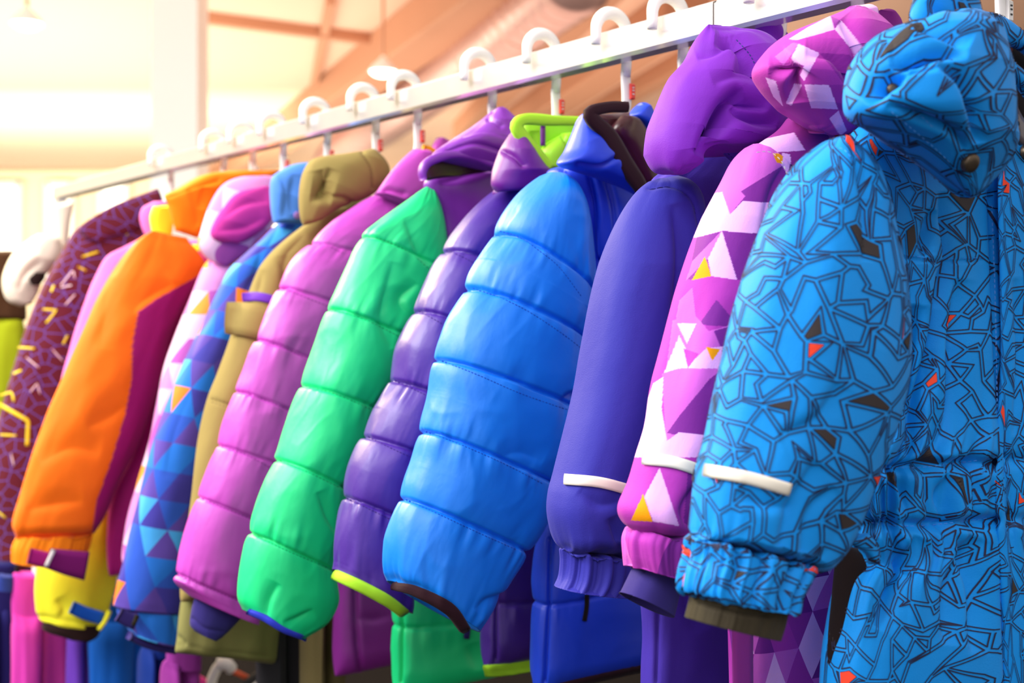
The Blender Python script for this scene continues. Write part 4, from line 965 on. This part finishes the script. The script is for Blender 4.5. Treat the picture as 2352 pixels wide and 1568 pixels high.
# ================================================================== G8 olive parka
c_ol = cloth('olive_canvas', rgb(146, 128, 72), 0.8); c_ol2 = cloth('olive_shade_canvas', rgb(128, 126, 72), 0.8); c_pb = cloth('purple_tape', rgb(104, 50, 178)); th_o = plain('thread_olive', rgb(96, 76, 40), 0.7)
G = Garment('parka', 'olive green canvas parka with a folded hood and sleeve pocket flap', 1.742)
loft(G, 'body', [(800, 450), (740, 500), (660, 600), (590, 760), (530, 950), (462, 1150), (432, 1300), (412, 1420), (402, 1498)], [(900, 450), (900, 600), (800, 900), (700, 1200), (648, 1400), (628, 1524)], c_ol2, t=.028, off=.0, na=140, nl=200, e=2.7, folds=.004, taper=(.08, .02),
     creases=[([(406, 1462), (424, 1478)], 4, .006), ([(404, 1480), (500, 1500), (620, 1508)], 4, .003)])
p8 = loft(G, 'sleeve', [(758, 478), (712, 506), (653, 555), (612, 603), (592, 640), (572, 690), (550, 740), (530, 800), (507, 860), (485, 915), (466, 990), (453, 1060), (443, 1150), (430, 1250), (416, 1380)],
     [(800, 476), (775, 530), (725, 600), (695, 655), (664, 720), (630, 795), (600, 870), (575, 940), (550, 1025), (522, 1105), (500, 1170), (470, 1260), (460, 1380)], c_ol, off=.022, t=[.014, .028, .032, .032, .028, .02], na=150, nl=240, folds=.003,
     creases=[([(480, 916), (530, 932), (580, 945)], 4, .003), ([(640, 590), (655, 640), (650, 700)], 9, .006), ([(700, 540), (660, 580), (650, 620)], 9, .005), ([(600, 620), (590, 680)], 6, .004)])
stitches(G, [[(484, 922), (530, 938)], [(484, 914), (530, 928)]], th_o, p8, dash=5, gap=4, w=2)
ribbon(G, 'sleeve_tape', [(560, 684), (595, 682), (640, 692)], 20, c_pb, on=p8, off=.001, th=.002)
ribbon(G, 'pocket_flap', [(528, 733), (570, 736), (625, 748)], [70, 76, 76], c_ol, on=p8, off=.003, th=.005)
hd8 = loft(G, 'hood', [(846, 345), (772, 352), (722, 362), (702, 388), (692, 430), (690, 472), (692, 500), (697, 518)], [(860, 345), (882, 372), (889, 405), (874, 428), (848, 450), (812, 466), (772, 480), (735, 505)], c_ol, off=.062, t=[.012, .03, .034, .034, .024, .01], na=170, nl=150, folds=.003,
     creases=[([(712, 449), (740, 452), (762, 458)], 10, .024), ([(740, 448), (742, 420), (736, 388)], 7, .013), ([(758, 385), (748, 410), (745, 440)], 6, .010), ([(832, 352), (852, 388), (856, 430)], 4, .003), ([(765, 452), (790, 455), (815, 470)], 5, .005)])
stitches(G, [[(834, 354), (852, 390), (854, 436)]], th_o, hd8, dash=5, gap=4, w=2)

# ================================================================== G9 blue triangle jacket
tri_b = [(0.28, rgb(36, 120, 226)), (0.22, rgb(66, 62, 168)), (0.2, rgb(46, 92, 206)), (0.18, rgb(92, 70, 170)), (0.09, rgb(70, 170, 246)), (0.03, rgb(250, 130, 40))]
c_btri = cloth('blue_triangle_print', rgb(40, 110, 220), 0.7, tri=(0.034, tri_b, 1.7)); c_skyb = cloth('sky_blue', rgb(80, 140, 236), 0.7)
G = Garment('jacket', 'blue jacket with a violet and sky blue triangle print and navy cuff tab', 1.865)
loft(G, 'sleeve', [(690, 486), (640, 515), (600, 552), (562, 584), (525, 622), (496, 680), (472, 735), (448, 782), (425, 830), (397, 900), (372, 970), (350, 1040), (333, 1105), (314, 1180), (297, 1250), (276, 1330), (262, 1392)],
     [(720, 480), (705, 540), (665, 600), (625, 660), (588, 720), (552, 790), (520, 870), (495, 950), (475, 1030), (460, 1120), (448, 1200), (434, 1300), (418, 1405)], c_btri, off=.02, t=[.014, .03, .036, .036, .034, .03], na=150, nl=240, folds=.003, open_end=True,
     creases=[([(600, 560), (590, 620), (560, 680)], 10, .004), ([(440, 900), (400, 1000), (380, 1100)], 12, .003)])
loft(G, 'cuff', [(270, 1390), (272, 1415), (290, 1440), (300, 1455)], [(416, 1398), (412, 1435), (406, 1470), (398, 1482)], c_btri, off=.02, t=.028, na=110, nl=50, open_end=True, ruffle=.001, taper=(.04, 0))
ribbon(G, 'cuff_tab', [(272, 1410), (290, 1420), (312, 1430)], 34, c_navyc, off=.052, th=.003)
ribbon(G, 'tab_edge', [(316, 1412), (306, 1436)], 9, c_dkrib, off=.056, th=.002)
ribbon(G, 'inner_cuff', [(296, 1458), (340, 1478), (400, 1490)], 20, c_navyc, off=.02, th=.012)
loft(G, 'body', [(720, 480), (640, 560), (560, 760), (480, 1000), (420, 1250), (385, 1400), (384, 1480)], None, c_btri, mirror=True, t=.026, off=-.005, na=120, nl=160)
hd9 = loft(G, 'hood', [(730, 372), (675, 378), (642, 394), (625, 414), (626, 470), (632, 512)], [(745, 378), (730, 420), (712, 450), (700, 480), (694, 516)], c_skyb, off=.045, t=[.01, .022, .024, .014], na=110, nl=100, folds=.003,
     creases=[([(640, 400), (655, 440), (650, 500)], 7, .006), ([(675, 400), (668, 450), (672, 490)], 7, .006)])
disc(G, 'snap_button', 682, 494, 9, plain('pale_snap', rgb(150, 110, 190), .4), on=hd9, off=.001, dome=.003)

# ================================================================== G10 pink triangle jacket with fleece
tri_p2 = [(0.3, rgb(226, 150, 214)), (0.3, rgb(196, 96, 190)), (0.3, rgb(250, 206, 240)), (0.1, rgb(250, 170, 70))]
c_ptri = cloth('pale_pink_triangle_print', rgb(230, 150, 215), 0.75, tri=(0.035, tri_p2, 5.1)); c_fle = cloth('pink_fleece', rgb(206, 60, 160), 0.95); c_dust = cloth('dusky_pink', rgb(180, 62, 140), .8)
G = Garment('jacket', 'pale pink triangle-print jacket with a dusky pink fleece-lined hood', 1.99)
loft(G, 'sleeve', [(478, 598), (452, 660), (428, 715), (405, 770), (380, 840), (362, 920), (345, 1000), (325, 1080), (313, 1135), (298, 1210), (285, 1300)], [(550, 590), (525, 660), (498, 740), (470, 820), (445, 900), (420, 980), (400, 1060), (380, 1140), (360, 1220), (350, 1300)], c_ptri, off=.02, t=.03, na=110, nl=180, folds=.003)
loft(G, 'body', [(600, 520), (520, 620), (440, 900), (380, 1200), (335, 1352)], None, c_dust, mirror=True, t=.025, off=-.005, na=90, nl=120)
loft(G, 'hood', [(600, 405), (552, 405), (512, 424), (482, 468), (462, 520), (453, 566), (478, 598), (500, 606)], [(645, 405), (648, 450), (640, 480), (625, 512), (590, 548), (560, 578), (530, 600), (515, 610)], c_ptri, off=.040, t=[.012, .026, .028, .02, .008], na=130, nl=120, folds=.003)
loft(G, 'hood_lining', [(606, 426), (545, 440), (512, 475), (494, 512), (490, 540), (515, 556)], [(644, 430), (640, 470), (622, 510), (590, 535), (560, 550), (540, 556)], c_fle, off=.062, t=[.01, .022, .022, .01], na=110, nl=100, folds=.004, creases=[([(510, 500), (560, 470), (620, 460)], 7, .006), ([(500, 530), (560, 525), (610, 500)], 6, .005)])

# ================================================================== G11 orange jacket
OR = rgb(255, 118, 10); MG = rgb(160, 16, 110)
def paint11(px, py, U, V):
    out = np.empty(px.shape+(4,)); out[:] = OR
    out[in_poly(px, py, [(500, 606), (430, 648), (360, 686), (318, 716), (304, 790), (303, 870), (288, 950), (255, 1060), (222, 1150), (208, 1250), (700, 1250), (700, 606)])] = MG
    return out
c_or11 = cloth('orange_magenta_shell', OR, .65, attr=True); c_orange = cloth('orange_shell', rgb(255, 140, 8), .65); c_mg = cloth('magenta_shell', rgb(170, 22, 120), .7); c_tab = cloth('purple_tab', rgb(118, 14, 100), .7)
G = Garment('jacket', 'bright orange jacket with magenta side panels and a purple cuff tab', 2.09)
loft(G, 'body', [(470, 560), (420, 640), (385, 700), (345, 850), (310, 1020), (266, 1120), (250, 1230), (252, 1322)], None, c_mg, mirror=True, t=.028, off=-.004, na=130, nl=180, folds=.004)
p11 = loft(G, 'sleeve', [(350, 530), (312, 560), (275, 610), (240, 668), (195, 760), (150, 860), (110, 950), (80, 1020), (56, 1090), (40, 1145), (25, 1205), (36, 1236)],
     [(430, 545), (474, 600), (462, 640), (425, 700), (392, 770), (370, 850), (345, 930), (312, 1020), (275, 1100), (245, 1170), (216, 1225)], c_or11, off=.024, t=[.014, .034, .042, .044, .044, .042, .036], na=220, nl=320, folds=.004, paint=paint11,
     creases=[([(302, 720), (330, 690), (400, 650)], 10, .006), ([(90, 1060), (160, 1030), (230, 1040)], 14, .005), ([(60, 1170), (120, 1160), (190, 1150)], 12, .005), ([(250, 640), (240, 720), (230, 800)], 16, .004), ([(200, 980), (250, 960), (290, 930)], 12, .004)])
loft(G, 'cuff', [(42, 1230), (28, 1260), (27, 1292)], [(212, 1218), (205, 1255), (190, 1300)], c_orange, off=.024, t=.032, na=150, nl=50, ruffle=.002, rfreq=30, open_end=True, taper=(.05, 0))
ribbon(G, 'cuff_patch', [(66, 1276), (90, 1282), (116, 1288)], 36, c_mg, off=.058, th=.002, smooth=False)
ribbon(G, 'cuff_tab', [(110, 1282), (155, 1292), (199, 1300)], [46, 58, 66], c_tab, off=.061, th=.003, smooth=False)
ribbon(G, 'tab_edge', [(124, 1262), (106, 1300)], 9, m_tagw, off=.066, th=.002)
loft(G, 'hood', [(520, 392), (470, 398), (440, 410), (405, 430), (376, 446), (384, 475), (392, 505), (400, 530)], [(640, 392), (620, 402), (560, 412), (505, 440), (488, 470), (480, 505), (470, 530), (450, 545)], c_orange, off=.052, t=[.01, .022, .026, .02, .01], na=140, nl=120, folds=.003,
     creases=[([(430, 425), (450, 470), (455, 520)], 7, .006), ([(470, 430), (462, 480)], 6, .006), ([(385, 450), (430, 432), (500, 415)], 5, .005)])

# ================================================================== G12..G16
c_yel = cloth('yellow_shell', rgb(250, 244, 50), .7); c_bt = cloth('blue_tab', rgb(16, 90, 200), .6); c_in = cloth('dark_opening_shade', rgb(40, 20, 18), .9)
G = Garment('jacket', 'lemon yellow jacket mostly hidden behind the orange sleeve, with a blue cuff tab', 2.19)
loft(G, 'sleeve', [(345, 548), (255, 700), (190, 880), (150, 1020), (118, 1170), (88, 1280), (77, 1350), (82, 1415), (98, 1428)], [(400, 560), (380, 700), (350, 850), (310, 1020), (262, 1130), (268, 1230), (266, 1330), (252, 1388), (236, 1440)], c_yel, off=.016, t=[.02, .04, .04, .038], na=150, nl=220, folds=.004, open_end=True, taper=(.05, 0),
     gathers=[([(82, 1418), (150, 1425), (236, 1440)], .02, .003, 50)], creases=[([(130, 1375), (145, 1400), (135, 1420)], 7, .005)])
loft(G, 'body', [(390, 560), (320, 700), (280, 950), (230, 1150), (180, 1300)], None, c_yel, mirror=True, t=.025, off=-.004, na=90, nl=120)
loft(G, 'inner_cuff', [(104, 1420), (100, 1445), (140, 1460)], [(232, 1432), (222, 1456), (200, 1466)], c_in, off=.024, t=.03, na=90, nl=40, open_end=True, taper=(0, 0))  # dark piece filling the cuff opening, its shade painted in
ribbon(G, 'cuff_tab', [(164, 1394), (195, 1408), (236, 1420)], 30, c_bt, off=.062, th=.003, smooth=False)
ribbon(G, 'tab_loop', [(252, 1402), (240, 1428), (226, 1446)], 9, c_yel, off=.066, th=.003)
loft(G, 'collar', [(352, 474), (344, 500), (348, 535)], [(390, 472), (396, 505), (392, 545)], c_yel, off=.052, t=.012, na=80, nl=60)

c_lp = cloth('candy_pink_shell', rgb(238, 120, 214), .7)
G = Garment('jacket', 'candy pink jacket showing as a narrow strip left of the orange sleeve', 2.30)
loft(G, 'sleeve', [(335, 540), (285, 568), (246, 590), (222, 632), (200, 682), (178, 742), (160, 800), (145, 860), (132, 930), (112, 1010), (98, 1110), (90, 1240)], [(380, 550), (350, 620), (310, 700), (270, 800), (230, 900), (200, 1000), (180, 1100), (165, 1240)], c_lp, off=.02, t=[.014, .03, .034, .034], na=130, nl=180, folds=.003)
loft(G, 'body', [(370, 550), (320, 650), (260, 850), (190, 1050), (150, 1200)], None, c_lp, mirror=True, t=.025, off=-.004, na=90, nl=120)
loft(G, 'collar', [(352, 462), (328, 475), (321, 498), (328, 525), (340, 545)], [(384, 462), (392, 490), (388, 520), (380, 550)], c_lp, off=.045, t=.014, na=80, nl=60)

def network_cloth():
    m = cloth('haze_tinted_network_print', rgb(120, 40, 60), .8); nt = m.node_tree; b = nt.nodes['Principled BSDF']  # orange haze over the dark cloth is mixed into the maroon base
    tc = N(nt, 'ShaderNodeTexCoord'); v = N(nt, 'ShaderNodeTexVoronoi'); v.feature = 'DISTANCE_TO_EDGE'; v.voronoi_dimensions = '2D'; v.inputs['Scale'].default_value = 46
    nt.links.new(tc.outputs['UV'], v.inputs['Vector'])
    r = N(nt, 'ShaderNodeValToRGB'); r.color_ramp.interpolation = 'CONSTANT'
    r.color_ramp.elements[0].color = rgb(104, 76, 160); r.color_ramp.elements[1].position = 0.05; r.color_ramp.elements[1].color = rgb(100, 30, 46)
    nt.links.new(v.outputs['Distance'], r.inputs[0]); nt.links.new(r.outputs[0], b.inputs['Base Color']); return m
c_net = network_cloth(); m_yel = plain('print_yellow', rgb(240, 215, 30), .6); m_wht = plain('print_white', rgb(235, 205, 215), .6)
G = Garment('jacket', 'dark jacket tinted maroon by painted haze, printed with violet network lines and yellow and white strokes', 2.45)
p14 = loft(G, 'sleeve', [(300, 480), (220, 505), (178, 525), (145, 575), (115, 625), (88, 685), (64, 745), (44, 805), (22, 875), (2, 945), (-20, 1050), (-35, 1200), (-35, 1340)], [(372, 450), (362, 540), (325, 640), (280, 740), (235, 840), (200, 940), (170, 1050), (140, 1180), (120, 1330)], c_net, off=.02, t=[.014, .036, .042, .042, .04], na=150, nl=220, folds=.003)
loft(G, 'body', [(370, 460), (300, 600), (200, 850), (120, 1100), (70, 1235)], None, c_net, mirror=True, t=.025, off=-.004, na=90, nl=120)
loft(G, 'collar', [(362, 432), (300, 456), (240, 480), (182, 518), (192, 548)], [(374, 462), (362, 500), (310, 530), (265, 545), (225, 562)], c_net, off=.045, t=.014, na=90, nl=80)
rnd = random.Random(4)
for i, pl in enumerate([[(-30, 912), (65, 966), (62, 1024)], [(-10, 1170), (14, 1190)], [(98, 710), (130, 712), (106, 742)], [(188, 590), (226, 578)], [(178, 612), (198, 622)], [(42, 798), (80, 800)], [(145, 790), (155, 770)], [(118, 670), (124, 655)],
                        [(2, 908), (28, 900), (32, 922)], [(0, 998), (38, 1000)], [(262, 520), (275, 500)], [(290, 540), (300, 520)], [(32, 858), (50, 850)]]):
    ribbon(G, 'printed_stroke', pl, 5 if i else 9, m_yel, on=p14, off=.0008, th=.0005, smooth=False, label='yellow printed stroke', parent=p14.ob)
for pl in [[(140, 655), (168, 620), (172, 640)], [(60, 820), (90, 845)], [(164, 655), (140, 660)], [(70, 900), (85, 880), (92, 905)], [(25, 1040), (32, 1070)], [(150, 700), (172, 676)], [(118, 800), (145, 830)]]:
    ribbon(G, 'printed_stroke', pl, 3.5, m_wht, on=p14, off=.0008, th=.0005, smooth=False, label='white printed stroke', parent=p14.ob)

c_cream = cloth('cream_knit', rgb(246, 232, 214), .95)
G = Garment('rolled_hood', 'rolled cream fleece hood hanging left of the maroon-tinted jacket', 2.60, 'hood')
loft(G, 'roll', [(95, 538), (60, 560), (30, 590), (10, 640), (18, 685), (50, 702)], [(135, 545), (138, 590), (115, 620), (98, 640), (88, 672), (70, 700)], c_cream, off=.03, t=[.02, .04, .04, .03], na=110, nl=110, folds=.004, creases=[([(25, 640), (45, 600), (90, 570)], 7, .006), ([(40, 670), (60, 630), (100, 600)], 7, .005)])
loft(G, 'opening', [(80, 625), (66, 640), (72, 655)], [(105, 625), (104, 640), (92, 655)], c_in, off=.075, t=.008, na=50, nl=30, label='dark piece painted as the shaded opening of the roll')  # dark lump set on the roll to paint the shade of its opening
loft(G, 'stem_cloth', [(120, 470), (118, 520), (120, 600)], [(170, 460), (160, 520), (150, 600)], c_cream, off=-.01, t=.02, na=60, nl=60)
c_br = cloth('brown_shell', rgb(86, 56, 34), .85); c_lg = cloth('lime_shell', rgb(196, 214, 30), .7)
G = Garment('jacket', 'brown jacket with a lime green lower half at the left edge', 2.78)
loft(G, 'yoke', [(-60, 580), (-70, 650), (-80, 730)], [(40, 575), (50, 640), (55, 735)], c_br, off=.02, t=.035, na=90, nl=80, folds=.006)
loft(G, 'body', [(-60, 720), (-90, 850), (-110, 1000), (-120, 1150)], [(50, 715), (62, 850), (70, 1000), (80, 1150)], c_lg, off=.018, t=.035, na=90, nl=100, folds=.005)

# ------------------------------------------------------------------ trousers on the lower bar
def trousers(Y, x0, x1, col, label, top=1330, two=None, extra=None):
    G = Garment('trousers', label, Y, 'trousers', 'trousers on the lower bar')
    if Y > 1.9:
        top = HY+0.505*FPX/Y
        for xc in ((x0+(x1-x0)*.45, x0+(x1-x0)*1.0) if Y < 2.35 else ()):
            pc = G.P(xc, top, 0.0); box3('clip', pc+Z3*0.012, W3*0.006, D3*0.010, Z3*0.016, m_hang, parent=G.e, bev=.3)
    c = cloth('trouser_cloth', col, .75); xm = x0+(x1-x0)*(two or 0.5)
    yb = HY+0.98*FPX/Y+60
    loft(G, 'waist', [(x0, top), (x0-2, top+60), (x0-2, top+120)], [(x1+20, top), (x1+22, top+60), (x1+22, top+120)], c, off=.0, t=.02, na=80, nl=50, folds=.003)
    loft(G, 'leg', [(x0-1, top+95), (x0-4, top+200), (x0-2, yb)], [(xm+3, top+95), (xm+2, top+200), (xm, yb)], c, off=.008, t=.028, na=80, nl=110, folds=.007, ffreq=(4, 12), open_end=True)
    loft(G, 'leg', [(xm-2, top+95), (xm-2, top+200), (xm, yb)], [(x1+20, top+95), (x1+18, top+200), (x1+16, yb)], extra and cloth('trouser_cloth_second', extra, .75) or c, off=-.004, t=.026, na=80, nl=110, folds=.007, ffreq=(4, 12), open_end=True)
    return G
trousers(2.40, -40, 22, rgb(34, 34, 110), 'dark navy trousers at the bottom left corner', 1290)
trousers(2.30, 32, 150, rgb(214, 60, 176), 'hot pink trousers below the yellow cuff', 1290, .45, rgb(176, 48, 140))
trousers(2.275, 158, 206, rgb(104, 56, 180), 'violet trousers just right of the hot pink pair', 1350)
trousers(2.25, 210, 322, rgb(8, 92, 190), 'plain mid-blue trousers below the blue cuff tab', 1340, .8)
trousers(2.04, 330, 380, rgb(10, 50, 140), 'dark blue trousers right of the mid-blue pair', 1380)
trousers(1.96, 384, 440, rgb(150, 50, 150), 'plum trousers at the left of the white bicycle', 1400)
trousers(1.76, 612, 700, rgb(40, 38, 44), 'charcoal trousers right of the olive parka hem', 760)
trousers(1.70, 708, 775, rgb(96, 84, 50), 'dull olive trousers between the green sleeve and the magenta jacket hem', 800)
G = Garment('belt_pouch', 'small blue pouch beside the maroon-tinted sleeve at the left edge', 2.36, 'pouch')
loft(G, 'pouch', [(-6, 1318), (-8, 1340), (-6, 1358)], [(30, 1320), (33, 1340), (30, 1360)], cloth('blue_pouch', rgb(40, 60, 150)), off=.07, t=.012, na=60, nl=40)
ribbon(G, 'strap', [(38, 1300), (42, 1325), (38, 1360)], 9, c_black, off=.07, th=.003)

# ------------------------------------------------------------------ white bicycle seen below the parka
Yb = 2.3
m_wb = plain('bicycle_white', rgb(238, 234, 228), .35); m_ob = plain('bicycle_orange', rgb(232, 96, 56), .4); m_tyre = plain('tyre', rgb(20, 18, 20), .8)
c0 = pix(560, 1600, Yb)
e = empty('bicycle', tuple(pix(560, 2300, Yb)), 'white and orange children\'s bicycle partly seen under the parka', 'bicycle')
def bt(nm, pp, wpx, mat, lab=None):
    P = [pix(x, y, Yb+dy) for x, y, dy in pp]; P = catmull(P, 8)
    tube(nm, P, wpx/2/FPX*Yb, mat, parent=e, nseg=14, label=lab)
bt('handlebar_stem', [(478, 1590, 0), (490, 1552, 0), (505, 1528, 0), (530, 1530, 0)], 24, m_wb)
bt('frame_tube', [(505, 1530, 0), (545, 1545, .02), (590, 1568, .05)], 13, m_ob, 'orange frame tube')
bt('frame_joint', [(500, 1524, 0), (520, 1524, 0), (532, 1536, .01)], 28, m_wb)
bt('fork', [(490, 1560, 0), (470, 1650, .02), (450, 1760, .04)], 18, m_wb)
def wheel(px, py, rpx):
    c = pix(px, py, Yb+.05); R_ = rpx/FPX*Yb
    P = [c+np.array([R_*math.cos(a), 0.12*math.cos(a), R_*math.sin(a)]) for a in np.linspace(0, 2*math.pi, 49)]
    tube('wheel_rim', P, .011, m_wb, parent=e, nseg=12)
    P = [c+np.array([R_*1.28*math.cos(a), 0.12*math.cos(a), R_*1.28*math.sin(a)]) for a in np.linspace(0, 2*math.pi, 49)]
    tube('mudguard', P[4:21], .010, m_tyre, parent=e, nseg=12)
wheel(606, 1600, 44)
bt('saddle', [(380, 1585, .0), (410, 1562, 0), (450, 1560, 0), (480, 1580, 0)], 24, plain('saddle_pink', rgb(236, 40, 150), .5), 'pink saddle')

for o in bpy.data.objects:
    if '_o' in o: del o['_o']
